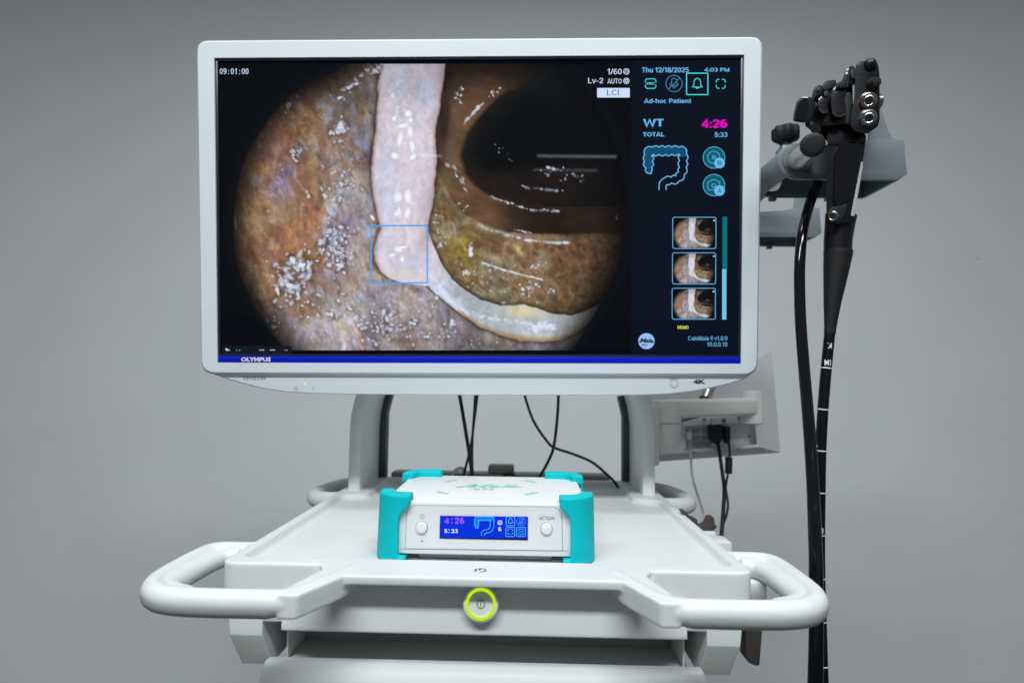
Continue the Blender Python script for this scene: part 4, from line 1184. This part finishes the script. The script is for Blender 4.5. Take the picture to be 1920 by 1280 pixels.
# print on the lid
q1 = lambda x, y: (810 + x / 8.727, 885 + y / 8.727)
LID = lambda x, y: atz(x, y, CZ1 + .0003)
lid_w = lambda x, y: LID(*q1(x, y))
marks = [[(65, 312), (110, 307), (165, 308), (195, 322), (235, 332), (275, 333), (272, 350), (225, 353), (160, 345), (95, 330)],
         [(1515, 343), (1560, 340), (1600, 332), (1630, 318), (1690, 317), (1745, 321), (1700, 342), (1640, 355), (1580, 362), (1515, 362)],
         [(200, 148), (240, 134), (300, 122), (360, 118), (417, 118), (412, 131), (360, 133), (320, 138), (285, 154), (240, 155)],
         [(1512, 124), (1570, 126), (1630, 135), (1680, 147), (1718, 161), (1680, 164), (1630, 162), (1600, 150), (1560, 141), (1515, 139)]]
for mk in marks:
    v_, f_ = g_fill(mk)
    add('corner_mark', [lid_w(*p) for p in v_], f_, M_MINT, case, smooth=False)
def lidtext(body, x0, y0, x1, y1, **kw):
    v_, f_ = g_text(body, 0, 0, 1, 1, **kw)
    A, B, C_, D_ = lid_w(x0, y0), lid_w(x1, y0), lid_w(x1, y1), lid_w(x0, y1)
    pts = [(A * (1 - a) + B * a) * (1 - b) + (D_ * (1 - a) + C_ * a) * b for a, b in v_]
    return pts, f_
v1 = lidtext('Maia.', 560, 191, 1478, 247, bold=.018, shear=.40)
add('logo_lettering', *v1, M_MINT, case, smooth=False)
sw = [(378, 243), (420, 236), (690, 190), (735, 190), (640, 212), (440, 244)]
v_, f_ = g_fill(sw)
add('logo_swash', [lid_w(*p) + Vector((0, 0, .0002)) for p in v_], f_, M_MINT, case, smooth=False)
add('logo_lettering', *lidtext('labs', 632, 250, 1030, 287, bold=.0, shear=.35), M_MINT, case, smooth=False)

# ------------------------------------------------------------------ scope hanger: rail and two holders
r0 = at(1525, 271, .645); r1 = at(1491, 303.5, .767)
rd = (r1 - r0).normalized()
rail = thing('hanger_rail', r0, 'round steel rail with a black end cap pointing forward beside the monitor', 'rail')
RL = .50
add('rod', *geo_lathe(r0 + rd * .004, rd, [(0, .0124), (RL, .0124)], 40), M_CHROME, rail)
lathe('end_cap', r0 + rd * -.0005, rd, [(0, .0085), (.0006, .0112), (.0022, .0127), (.006, .0129), (.0068, .0124)], M_BLACKM, rail, 40)
o2 = at(1540.5, 437, 1.07) - at(1701, 327, .765)
rb = r0 + rd * ((.769 - r0.y) / rd.y) + o2                 # where the rear holder sits
add('rod', *geo_lathe(rb - rd * .006, rd, [(0, .0124), (.13, .0124)], 40), M_CHROME, rail)
for re in (r0 + rd * (RL - .02), rb + rd * .11):
    hub_ = Vector((.16, 1.04, 1.30)) - re
    add('cross_arm', *geo_lathe(re, hub_, [(0, .011), (hub_.length, .011)], 24), M_CHROME, rail)

HY, HD = .765, .082
def holder(off, label, knob):
    W = lambda x, y, d=HY: at(x, y, HY)
    def X(x, y):
        p = at(x, y, HY); return (p.x, p.z)
    bc_ = r0 + rd * ((HY + .004 - r0.y) / rd.y)
    base = Vector((bc_.x, HY, bc_.z)) + off
    t = thing('scope_holder', base, label, 'scope holder', 'grey holders clamped to the steel rail')
    br_ = .0235
    x1, zb = X(1690, 337); x2, zt_ = X(1694, 262)
    boss = [(bc_.x + br_ * math.cos(R(a)), bc_.z + br_ * math.sin(R(a))) for a in range(60, 271, 15)]
    prof_ = boss + [(boss[-1][0] + .01, boss[-1][1] - .0003), (x1 - .004, zb), (X(1701, 327)), (X(1697, 290)), (x2 + .001, zt_), (X(1682, 262.5)), (X(1674, 259)), (X(1666, 247)), (X(1659, 225)), (X(1652, 202)), (X(1634, 202)),
                    (X(1630, 262)), (X(1600, 268)), (X(1545, 272))]
    hole = [(bc_.x + .0150 * math.cos(R(a)), bc_.z + .0150 * math.sin(R(a))) for a in range(0, 360, 15)]
    def sh(g): return [Vector(p) + off for p in g[0]], g[1]
    def frame(y0, y1, pf, hl):
        n1, n2 = len(pf), len(hl)
        V_ = [(x, y0, z) for x, z in pf + hl] + [(x, y1, z) for x, z in pf + hl]
        T_ = tess([pf, hl]); N_ = n1 + n2
        F_ = [tuple(q) for q in T_] + [tuple(i + N_ for i in reversed(q)) for q in T_]
        F_ += [(i, (i + 1) % n1, (i + 1) % n1 + N_, i + N_) for i in range(n1)]
        F_ += [(n1 + i, n1 + (i + 1) % n2, n1 + (i + 1) % n2 + N_, n1 + i + N_) for i in range(n2)]
        return V_, F_
    add('front_wall', *sh(frame(HY, HY + .0045, prof_, hole)), M_HOLD, t, bevel=.0008, sharp=30)
    low = boss + [(boss[-1][0] + .01, boss[-1][1] - .0003), (x1 - .004, zb), X(1701, 327), X(1697, 290), (x2, zt_), X(1545, 272)]
    add('back_wall', *sh(frame(HY + HD - .004, HY + HD, low, hole)), M_HOLD, t, bevel=.0008, sharp=30)
    # sleeve round the rail, open below and towards the right
    inner = [(bc_.x + (br_ - .0035) * math.cos(R(a)), bc_.z + (br_ - .0035) * math.sin(R(a))) for a in range(60, 241, 15)]
    ob = [(bc_.x + br_ * math.cos(R(a)), bc_.z + br_ * math.sin(R(a))) for a in range(60, 241, 15)]
    add('sleeve', *sh(geo_prism(ob + inner[::-1], lambda a, b, d: (a, d, b), HY + .0045, HY + HD - .004)), M_HOLD, t, sharp=30)
    ex_ = X(1697, 290)[0]
    add('end_wall', *sh(geo_prism([X(1701, 327), X(1697, 290), (x2, zt_), (x2 - .004, zt_), (ex_ - .004, X(1697, 290)[1]), (x1 - .006, zb), (x1 - .002, zb)], lambda a, b, d: (a, d, b), HY + .0045, HY + HD - .004)), M_HOLD, t, sharp=30)
    zd = X(1600, 290)[1]
    add('deck', *sh(geo_box(bc_.x + .012, ex_ - .004, HY + .0045, HY + HD - .004, zd, zd + .004)), M_HOLD, t)
    for xx in (1485, 1600):
        xq, zq = X(xx, 337)
        add('lug', *sh(geo_box(xq, xq + .010, HY + HD - .012, HY + HD - .0045, zq - .006, zq + .004)), M_HOLD, t, bevel=.0015)
    # collar ring on the front
    add('collar', *sh(frame(HY - .003, HY, [(bc_.x + .0178 * math.cos(R(a)), bc_.z + .0178 * math.sin(R(a))) for a in range(0, 360, 10)],
                            [(bc_.x + .0138 * math.cos(R(a)), bc_.z + .0138 * math.sin(R(a))) for a in range(0, 360, 10)])), M_HOLD, t, sharp=30)
    if knob:
        kc = at(1474, 284, HY + .03)
        box('clamp_block', kc.x - .010, kc.x + .010, HY + .018, HY + .042, kc.z - .012, kc.z + .005, M_HOLD, t, .002)
        add('knob_stem', *geo_lathe((kc.x, kc.y, kc.z + .004), (0, 0, 1), [(0, .0085), (.006, .0075), (.016, .008)], 24), M_BLACKM, t)
        kz = at(1474, 268, HY + .03).z
        V_, F_ = [], []
        ks = [(0, .0075), (.003, .014), (.0065, .0168), (.017, .0172), (.0205, .0158), (.0215, .012)]
        K = 48
        for d, r in ks:
            for j in range(K):
                a = 2 * math.pi * j / K
                rr2 = r * (1 + .075 * math.cos(7 * a))
                V_.append((kc.x + rr2 * math.cos(a), kc.y + rr2 * math.sin(a), kz + d))
        for i in range(len(ks) - 1):
            for j in range(K):
                F_.append((i * K + j, i * K + (j + 1) % K, (i + 1) * K + (j + 1) % K, (i + 1) * K + j))
        F_ += [tuple(range(K)), tuple(reversed(range((len(ks) - 1) * K, len(ks) * K)))]
        add('clamp_knob', V_, F_, M_BLACKM, t, sharp=45)
    return t
holder(Vector((0, 0, 0)), 'grey plastic holder with a black clamp knob, carrying the endoscope', True)
holder(o2, 'rear grey plastic holder, half hidden behind the monitor edge', False)

# ------------------------------------------------------------------ endoscope
scope = thing('endoscope', at(1590, 380, .735), 'black endoscope hanging from the grey holder, with white depth marks on its tube', 'endoscope')
SW = (at(1590, 240, .73) - CAM).normalized()          # the scope is turned to face the room: its depth axis
SW = SW / SW.y
def px_prism(name, pts, y0, y1, m, parent, bevel=.0015, rnd=.0012, seg=3, ax=None):
    ax = Vector((0, 1, 0)) if ax is None else ax
    g = [(at(x, y, y0).x, at(x, y, y0).z) for x, y in pts]
    def fn(a, b, d):
        k = d - y0
        return (a + ax.x * k, d, b + ax.z * k)
    return add(name, *geo_prism(round_poly(g, rnd, 3), fn, y0, y1), m, parent, bevel=bevel, seg=seg)
def sp_(name, pts, y0, y1, m, parent=None, bevel=.0018, rnd=.002, seg=3):
    """a piece of the scope; outline in the scope's own drawing units"""
    return px_prism(name, [(1400 + a / 3.281, 90 + b / 3.281) for a, b in pts], y0, y1, m, parent or scope, bevel, rnd, seg, SW)
M_FACET = mat('black_facet', (0.016, 0.018, 0.021), 0.36, bump=0.04, bscale=1500, spec=0.4)
body = sp_('control_body', [(672, 102), (690, 86), (725, 80), (793, 84), (808, 100), (817, 160), (819, 440), (806, 486), (738, 530), (662, 512), (640, 482), (640, 440), (664, 300), (668, 160)], .699, .742, M_BLACK, None, .0022, .0022)
sp_('body_seam', [(669, 159), (816, 157.5), (816, 160), (669, 161.5)], .6986, .700, M_CABLE, body, 0, 0)
sp_('body_flank', [(606, 290), (622, 274), (640, 274), (650, 300), (648, 420), (640, 470), (610, 470), (600, 420)], .7035, .735, M_FACET, None, .003, .004)
sp_('core', [(420, 330), (470, 250), (560, 215), (650, 200), (660, 520), (620, 575), (500, 578), (448, 540), (420, 480)], .716, .755, M_BLACK, None, .004, .004)
sp_('neck', [(500, 480), (620, 470), (700, 515), (738, 532), (730, 590), (497, 596), (492, 560)], .7112, .750, M_BLACK, None, .004, .004)
sp_('remote_switch', [(586, 205), (598, 160), (622, 118), (645, 110), (664, 116), (672, 150), (672, 215), (645, 228), (604, 218)], .7025, .728, M_BLACK, None, .003, .004)
sp_('switch_button', [(642, 140), (660, 126), (672, 136), (672, 184), (650, 190), (640, 170)], .7000, .7030, M_FACET, None, .002, .004)
sp_('switch_mark', [(612, 132), (626, 124), (628, 134), (614, 142)], .7018, .7026, M_WINK, None, 0, 0)
sp_('switch_mark', [(609, 150), (622, 148), (620, 162), (608, 162)], .7018, .7026, M_WINK, None, 0, 0)
wheel_a = sp_('steering_wheel', [(520, 300), (532, 262), (556, 238), (606, 236), (618, 262), (606, 300), (601, 350), (606, 388), (618, 412), (575, 430), (540, 424), (526, 400), (519, 350)], .6955, .735, M_BLACK, None, .0030, .004)
sp_('wheel_lip', [(527, 398), (545, 421), (576, 428), (616, 411), (614, 404), (576, 417), (548, 410), (534, 392)], .6943, .6957, M_FACET, wheel_a, .0006, .001)
sp_('wheel_tip', [(552, 232), (562, 210), (590, 203), (624, 206), (632, 226), (628, 246), (560, 248)], .6925, .7150, M_BLACK, wheel_a, .0025, .004)
for x0 in (572, 592, 612):
    sp_('rib', [(x0, 208), (x0 + 9, 207), (x0 + 11, 240), (x0 + 2, 241)], .6914, .6930, M_FACET, wheel_a, .0008, .001)
sp_('wheel_mark', [(532, 256), (546, 236), (551, 240), (538, 262)], .6945, .6953, M_WINK, wheel_a, 0, 0)
wheel_b = sp_('steering_wheel', [(436, 345), (446, 318), (470, 300), (508, 300), (506, 322), (494, 350), (495, 375), (506, 402), (470, 408), (452, 400), (441, 375)], .6900, .725, M_BLACK, None, .0026, .004)
sp_('wheel_lip', [(446, 378), (458, 398), (470, 404), (504, 399), (500, 392), (472, 394), (456, 376)], .6888, .6902, M_FACET, wheel_b, .0006, .001)
sp_('wheel_tip', [(474, 300), (476, 268), (490, 262), (508, 265), (510, 300)], .6885, .7020, M_FACET, wheel_b, .0022, .003)
sp_('wheel_mark', [(440, 318), (460, 296), (463, 302), (446, 322)], .6890, .6898, M_WINK, wheel_b, 0, 0)
sp_('brake_lever', [(466, 232), (474, 212), (494, 200), (544, 197), (550, 206), (546, 224), (522, 246), (482, 262), (470, 252)], .6920, .7100, M_FACET, None, .0026, .004)
sp_('wheel_rim', [(408, 262), (420, 240), (444, 227), (468, 234), (474, 262), (458, 290), (430, 292), (412, 330), (398, 318)], .6905, .720, M_BLACK, None, .003, .004)
sp_('finger_dish', [(432, 250), (444, 236), (462, 242), (464, 258), (448, 272), (434, 266)], .6896, .6910, M_FACET, None, .001, .003)
sp_('brake_knob', [(284, 448), (290, 400), (300, 355), (312, 322), (330, 304), (390, 300), (408, 312), (417, 340), (414, 390), (398, 440), (386, 462), (340, 460), (296, 454)], .6840, .706, M_BLACK, None, .0030, .005)
sp_('knob_face', [(298, 440), (310, 360), (326, 322), (376, 318), (382, 330), (374, 400), (364, 444), (330, 446)], .6828, .6844, M_BLACKG, None, .0012, .004)
sp_('knob_mark', [(342, 304), (352, 300), (378, 302), (378, 308), (352, 307), (343, 310)], .6820, .6828, M_WINK, None, 0, 0)
sp_('hub', [(392, 350), (440, 330), (540, 300), (610, 330), (610, 470), (470, 480), (400, 470)], .7015, .735, M_BLACK, None, .004, .005)
sp_('body_bracket', [(356, 462), (380, 458), (440, 455), (458, 480), (455, 522), (430, 530), (402, 526), (388, 500), (362, 484)], .6990, .722, M_BLACK, None, .003, .005)
# buttons and valve ports on the front of the body
bt = at(1631, 122.5, .699)
lathe('button', bt + SW * .004, -SW + Vector((.02, 0, .10)), [(0, .0075), (.004, .0075), (.0075, .0070), (.0098, .0052), (.0106, .0015)], M_BLACK, scope, 28, 60)
bt = at(1634, 160, .699)
lathe('valve_stub', bt + SW * .003, -SW + Vector((.45, 0, .25)), [(0, .0078), (.005, .0076), (.007, .0058), (.012, .0056), (.0145, .0046), (.015, .001)], M_BLACKM, scope, 28, 50)
for (px_, py_, ring_m) in ((1626.5, 190, M_RED), (1626, 222, M_BLUERING)):
    b = at(px_, py_, .700)
    ax_ = (-SW + Vector((.20, 0, .04))).normalized()
    port = lathe('valve_port', b, ax_, [(-.002, .0102), (.0015, .0102), (.0022, .0094), (.0034, .0094), (.0045, .0088), (.0072, .0088), (.0078, .0082), (.0078, .0060), (.0072, .0058)], M_POLISH, scope, 36, 25)
    lathe('colour_ring', b + ax_ * .0073, ax_, [(0, .0080), (.0007, .0078), (.0007, .0073), (0, .0071)], ring_m, port, 36, 25, True)
    lathe('bore_rim', b + ax_ * .0074, ax_, [(0, .0062), (.0030, .0059), (.0034, .0052), (.0030, .0046)], M_POLISH, port, 32, 25)
    lathe('bore', b + ax_ * .0102, ax_, [(0, .0044), (.0004, .0043)], M_CABLE, port, 28)
lathe('side_port', at(1650, 190, .712), (1, -.1, 0), [(-.004, .0085), (.0002, .0085), (.0012, .0075), (.0015, .004)], M_POLISH, scope, 28)
# grip
GY = .733
sp_('grip', [(497, 572), (600, 556), (732, 545), (726, 620), (713, 700), (690, 860), (664, 1036), (655, 1064), (560, 1085), (490, 1076), (490, 900), (493, 740)], .7125, .7500, M_BLACK, None, .0075, .004, 5)
sp_('grip_inlay', [(545, 640), (566, 600), (604, 580), (700, 575), (706, 610), (700, 690), (668, 850), (640, 925), (612, 948), (570, 966), (545, 968), (536, 940), (538, 800)], .7108, .7160, M_BLACKG, None, .0022, .006)
sp_('grip_label', [(704, 702), (709, 699), (716, 706), (714, 730), (662, 1036), (640, 1031), (648, 990)], .7112, .7150, mat('label_grey', (.36, .39, .41), .45), None, .0004, .001)
sp_('port_shoulder', [(498, 1012), (520, 985), (545, 974), (580, 972), (618, 952), (614, 985), (592, 1046), (566, 1072), (530, 1080), (500, 1072)], .7098, .7180, M_FACET, None, .0028, .004)
b = at(1562.8, 405.5, .7098)
bax2 = (-SW + Vector((-.10, 0, .25))).normalized()
bp_ = lathe('biopsy_port', b, bax2, [(-.002, .0060), (.0030, .0058), (.0036, .0052), (.0050, .0052), (.0055, .0046), (.0050, .0038)], M_POLISH, scope, 30, 25)
lathe('bore', b + bax2 * .0048, bax2, [(0, .0037), (.0004, .0036)], M_CABLE, bp_, 24)
gl = [(404, 1577, 27.5), (420, 1574.8, 26.2), (449, 1571.5, 24.6), (478, 1570.8, 24.2)]
sp = spline([at(x, y, GY) for y, x, h in gl], 6)
rads = list(np.interp(np.linspace(0, len(gl) - 1, len(sp)), range(len(gl)), [h * GY / FPX for y, x, h in gl]))
add('lower_grip', *geo_sweep(sp, rads, 32, aspect=.9, up=(0, 1, 0)), M_BLACK, scope, sharp=50)
# bend-protecting boot, insertion tube and universal cord
bl = [(470, 1571.7, 24.9), (476, 1571.3, 24.9), (500, 1568.5, 22.6), (530, 1565, 19.2), (560, 1561.5, 15.8), (590, 1558.7, 12.6), (612, 1557, 10.4), (624, 1556, 10.0), (626, 1555.8, 9.3)]
sp = spline([at(x, y, GY) for y, x, h in bl], 5)
rads = list(np.interp(np.linspace(0, len(bl) - 1, len(sp)), range(len(bl)), [h * GY / FPX for y, x, h in bl]))
add('bend_boot', *geo_sweep(sp, rads, 32, aspect=.95, up=(0, 1, 0)), M_BLACKM, scope, sharp=50)
tl = [(618, 1556.5), (645, 1553.7), (689, 1549.4), (767, 1543), (845, 1539), (925, 1537.5), (1004, 1536.5), (1086, 1537), (1167, 1539.5), (1251, 1542), (1330, 1545), (1420, 1548)]
TR_ = .00615
tp = [at(x, y, GY) for y, x in tl]
tsp = spline(tp, 10)
itube = add('insertion_tube', *geo_sweep(tsp, TR_, 28, up=(0, 1, 0)), mat('tube_black', (0.0045, .0045, .007), .30, bump=.05, spec=0.3), scope, sharp=60)
tz = np.array([p[2] for p in tsp]); tx = np.array([p[0] for p in tsp])
def on_tube(zc): return Vector((float(np.interp(-zc, -tz, tx)), GY, zc))
for y in (689.5, 767.5, 845.5, 924.5, 1004, 1086, 1167, 1251):
    zc = at(1545, y, GY - TR_).z
    a, b_ = on_tube(zc + .0007), on_tube(zc - .0007)
    add('depth_mark', *geo_sweep([a, b_], TR_ + .00012, 28, up=(0, 1, 0)), M_WINK, itube)
def tube_print(body, x0, y0, x1, y1, quarter):
    """lettering wrapped on the front of the tube; quarter turns it on its side"""
    v_, f_ = text2(body, .03)
    pts = []
    for a, b2 in v_:
        if quarter == 1: a2, c2 = b2, a          # reads downwards
        elif quarter == 2: a2, c2 = 1 - a, b2    # upside down
        else: a2, c2 = a, 1 - b2
        x = x0 + (x1 - x0) * a2; y = y0 + (y1 - y0) * c2
        p = at(x, y, GY - TR_)
        cc = on_tube(p.z)
        dx_ = max(-TR_ * .98, min(TR_ * .98, p.x - cc.x))
        pts.append((cc.x + dx_, GY - math.sqrt(max(0, (TR_ + .0002) ** 2 - dx_ ** 2)), p.z))
    return add('lettering', pts, f_, M_WINK, itube, smooth=False)
tube_print('K', 1551.5, 643, 1559.5, 653, 2)
tube_print('1M', 1547.5, 674, 1557.8, 685, 2)
tube_print('OLYMPUS', 1542.3, 643, 1545.4, 675, 1)
tube_print('6', 1531, 828.5, 1535.5, 840, 0)
tube_print('8', 1539.3, 989, 1544, 1000.5, 0)
ul = [(330, 1540, .815), (352, 1530, .800), (380, 1519, .780), (410, 1510.5, .765), (440, 1504, .755), (485, 1500, .748), (530, 1499, .744), (600, 1501, .738), (690, 1507.5, .730), (800, 1517, .718), (890, 1523, .708), (950, 1526, .700), (1004, 1528, .695),
      (1060, 1529.7, .690), (1160, 1530.5, .682), (1260, 1529, .675), (1340, 1526, .67), (1420, 1522, .67)]
usp = spline([at(x, y, Y) for y, x, Y in ul], 7)
ur = list(np.interp(np.linspace(0, 1, len(usp)), [0, .5, 1], [.0063, .0066, .0080]))
add('universal_cord', *geo_sweep(usp, ur, 28, up=(0, 1, 0)), M_BLACKG, scope, sharp=60)

# ------------------------------------------------------------------ small monitor seen from behind, on its swivel arm
sm_ = thing('small_monitor', at(1345, 860, 1.19), 'small white monitor seen from behind, on an arm right of the cart', 'monitor')
def quad3(pts, Y): return [at(x, y, Y) for x, y in pts]
oq = [(1180, 672), (1447, 657), (1463, 848), (1195, 868)]
iq = [(1215, 700), (1402, 684), (1424, 838), (1240, 852)]
V_ = quad3(oq, 1.245) + quad3(oq, 1.230) + quad3(iq, 1.195)
hq = [(1284, 800), (1416, 791), (1423.5, 846), (1286, 852)]
hq = [(1284, 799), (1415, 791), (1420, 833), (1286, 843)]
V_ += quad3(hq, 1.195) + quad3([(1290, 803), (1411, 795), (1416, 832), (1292, 841)], 1.222)
F_ = [(0, 1, 2, 3), (0, 4, 5, 1), (1, 5, 6, 2), (2, 6, 7, 3), (3, 7, 4, 0), (4, 8, 9, 5), (5, 9, 10, 6), (6, 10, 11, 7), (7, 11, 8, 4),
      (8, 12, 13, 9), (9, 13, 14, 10), (10, 14, 15, 11), (11, 15, 12, 8), (12, 16, 17, 13), (13, 17, 18, 14), (14, 18, 19, 15), (15, 19, 16, 12), (16, 19, 18, 17)]
shell = add('rear_shell', V_, F_, mat('small_monitor_shell', (.84, .87, .89), .4, bump=.05, var=.03), sm_, bevel=.0016)
lab = [add('rating_label', quad3([(x0, y0), (x1, y0 - .6), (x1, y1 - .6), (x0, y1)], 1.2212), [(0, 1, 2, 3)], mat('label_white', (.50, .52, .55), .5, var=.25, vscale=220), shell, smooth=False)
       for x0, y0, x1, y1 in ((1298, 803, 1312, 812), (1316, 802, 1330, 812), (1298, 816, 1312, 826), (1316, 815, 1334, 826), (1299, 828, 1333, 836))]
for x, y in ((1301, 847), (1384, 841), (1405, 817), (1283, 842)):
    lathe('screw', at(x, y, 1.196 if y > 840 else 1.2215), (0, -1, 0), [(0, .0022), (.0012, .0018)], M_DARK, sm_, 12)
bkt = [(1334, 783), (1378, 780), (1379, 792), (1335, 796)]
px_prism('mount_plate', bkt, 1.165, 1.1945, mat('plate_grey', (.50, .52, .53), .4), sm_, .001, .001)
px_prism('mount_plate', [(1272, 786), (1424, 776), (1425, 789), (1284, 798)], 1.178, 1.1945, M_WHITE, sm_, .001, .001)
for x, y in ((1320, 786), (1386, 784), (1357, 788)):
    lathe('screw', at(x, y, 1.164 if x == 1357 else 1.176), (0, -1, 0), [(0, .0038), (.002, .0036), (.003, .002)], M_POLISH if x != 1357 else M_DARK, sm_, 18)
px_prism('power_plug', [(1334, 797), (1354, 796), (1354, 824), (1349, 833), (1343, 833), (1336, 824)], 1.175, 1.205, M_CABLE, sm_, .002, .002)
px_prism('signal_plug', [(1359.5, 800), (1369.5, 799), (1369.5, 822), (1367, 832), (1363.5, 832), (1361, 823)], 1.175, 1.198, M_CABLE, sm_, .002, .002)
px_prism('network_plug', [(1288, 809), (1297, 808), (1297, 824), (1289, 825)], 1.185, 1.205, M_GCABLE, sm_, .001, .001)

arm = thing('swivel_arm', at(1250, 835, 1.03), 'cream jointed arm fixed to the right post, holding the small monitor', 'arm')
A0 = at(1213, 761, 1.03); A1 = at(1228, 868, 1.03)
box('wall_plate', arch.location.x + .2460, A1.x + .001, 1.000, 1.060, A1.z, A0.z, M_ARM, arm, .003, 3)
pc = at(1250.5, 836, 1.03)
def zz(y): return at(1250, y, 1.03).z
lathe('pivot', (pc.x, 1.03, zz(835)), (0, 0, 1), [(0, .0215), (.0015, .0228), (zz(793) - zz(835), .0230)], M_ARM, arm, 40)
lathe('pivot', (pc.x, 1.03, zz(791.6)), (0, 0, 1), [(0, .0234), (zz(753) - zz(791.6), .0234), (zz(751) - zz(791.6), .0225), (zz(749.5) - zz(791.6), .019)], M_ARM, arm, 40)
lk0 = at(1252, 765, 1.03); lk1 = at(1410, 760, 1.12)
dl_ = (lk1 - lk0).normalized(); sd = dl_.cross(Vector((0, 0, 1))).normalized()
LV = []
for (p, wv_, z0, z1) in ((lk0, .0228, zz(783) - zz(765), zz(750) - zz(765)), (lk0 * .5 + lk1 * .5, .017, -.0165, .0150), (lk1, .019, -.0165, .0145)):
    for a in range(12):
        pass
lk = [lk0, lk0 * .6 + lk1 * .4, lk1]
ws = [.0222, .017, .019]
LV, LF_ = [], []
for p, w in zip(lk, ws):
    LV += [p + sd * w + Vector((0, 0, -.0165)), p + sd * w + Vector((0, 0, .0142)), p - sd * w + Vector((0, 0, .0142)), p - sd * w + Vector((0, 0, -.0165))]
for i in range(2):
    for j in range(4):
        LF_.append((4 * i + j, 4 * i + (j + 1) % 4, 4 * i + 4 + (j + 1) % 4, 4 * i + 4 + j))
LF_ += [(0, 1, 2, 3), (11, 10, 9, 8)]
add('link', LV, LF_, M_ARM, arm, bevel=.006, seg=4)
lathe('end_joint', (lk1.x, lk1.y, lk1.z - .034), (0, 0, 1), [(0, .017), (.002, .0195), (.056, .0195), (.060, .018), (.061, .012)], M_ARM, arm, 36)
lathe('end_joint_bolt', (lk1.x, lk1.y + .0, lk1.z - .01), (0, 1, 0), [(0, .008), (.08, .008)], M_CHROME, arm, 20)
c0, c1 = at(1322, 748, 1.10), at(1341, 700, 1.13)
add('lift_tube', *geo_lathe(c0, (c1 - c0), [(0, .0105), ((c1 - c0).length, .0105)], 24), M_CHROME, arm)
c0, c1 = at(1274, 786, 1.12), at(1330, 772, 1.16)
add('lift_tube', *geo_lathe(c0, (c1 - c0), [(0, .006), ((c1 - c0).length, .006)], 20), M_CHROME, arm)

# ------------------------------------------------------------------ cables
def cable(name, pts, Y, r, m, label, group='cables behind the cart'):
    P = [at(p[0], p[1], p[2] if len(p) > 2 else Y) for p in pts]
    o = tube(name, P, r, m, None, 12, 8, up=(0, 1, 0))
    return tag(o, label, 'cable', group)
cable('cable', [(852, 690), (862, 742), (871, 795), (879, 845), (884, 880), (885, 905)], 1.075, .0033, M_CABLE, 'black cable leaning right, leftmost below the monitor')
cable('cable', [(900, 690), (895, 742), (889, 790), (883, 835), (874, 872), (866, 903)], 1.085, .0023, M_CABLE, 'black cable leaning left, crossing the leftmost cable below the monitor')
cable('cable', [(893, 700), (890, 760), (886, 820), (885, 860), (887, 905)], 1.098, .0024, M_CABLE, 'thin black cable hanging straight behind two crossing cables')
cable('cable', [(975, 705), (984, 742), (1000, 788), (1025, 826), (1040, 839), (1075, 851), (1110, 866), (1138, 889), (1152, 903), (1160, 915)], 1.07, .0024, M_CABLE, 'black cable sweeping in an S down to the right post')
cable('cable', [(1048, 700), (1047, 742), (1045, 782), (1038, 838), (1026, 868), (1012, 893), (1004, 908)], 1.085, .0027, M_CABLE, 'black cable hanging down and curving left behind the control box')
cable('cable', [(846, 903), (852, 884), (863, 877), (872, 884), (876, 903)], 1.10, .0030, M_GCABLE, 'short pale grey cable loop behind the control box')
cable('cable', [(938, 906), (945, 892), (955, 888.5), (965, 892), (972, 906)], 1.105, .0026, M_CABLE, 'short black cable arch in front of the grey outlet box')
cable('cable', [(1346, 830, 1.18), (1349, 848, 1.185), (1355, 890, 1.17), (1358, 915, 1.15), (1357, 945, 1.12), (1353, 1000, 1.08), (1350, 1040, 1.06), (1349, 1080, 1.05)], 1.1, .0036, M_CABLE,
      'thick black power cable under the small monitor', 'cables of the small monitor')
sc_ = cable('cable', [(1366.5, 828, 1.18), (1368, 848, 1.18), (1368, 870, 1.175), (1363.5, 895, 1.165), (1361, 915, 1.15), (1365, 945, 1.13), (1362, 965, 1.12), (1355, 988, 1.09), (1352, 1020, 1.07), (1351, 1060, 1.06)], 1.1, .0022, M_CABLE,
            'thin black cable with a ferrite block under the small monitor', 'cables of the small monitor')
f0, f1 = at(1366.5, 856, 1.176), at(1366, 888, 1.170)
add('ferrite_block', *geo_lathe(f0, f1 - f0, [(0, .004), (.001, .0068), ((f1 - f0).length - .001, .0068), ((f1 - f0).length, .004)], 20), M_CABLE, sc_)
cable('cable', [(1292, 820, 1.19), (1295, 850, 1.19), (1297, 885, 1.16), (1303, 912, 1.13), (1314, 945, 1.08), (1322, 975, 1.02), (1324, 1000, .98), (1325, 1040, .95)], 1.1, .0022, M_GCABLE,
      'thin pale cable dropping from the small monitor to the tray edge', 'cables of the small monitor')
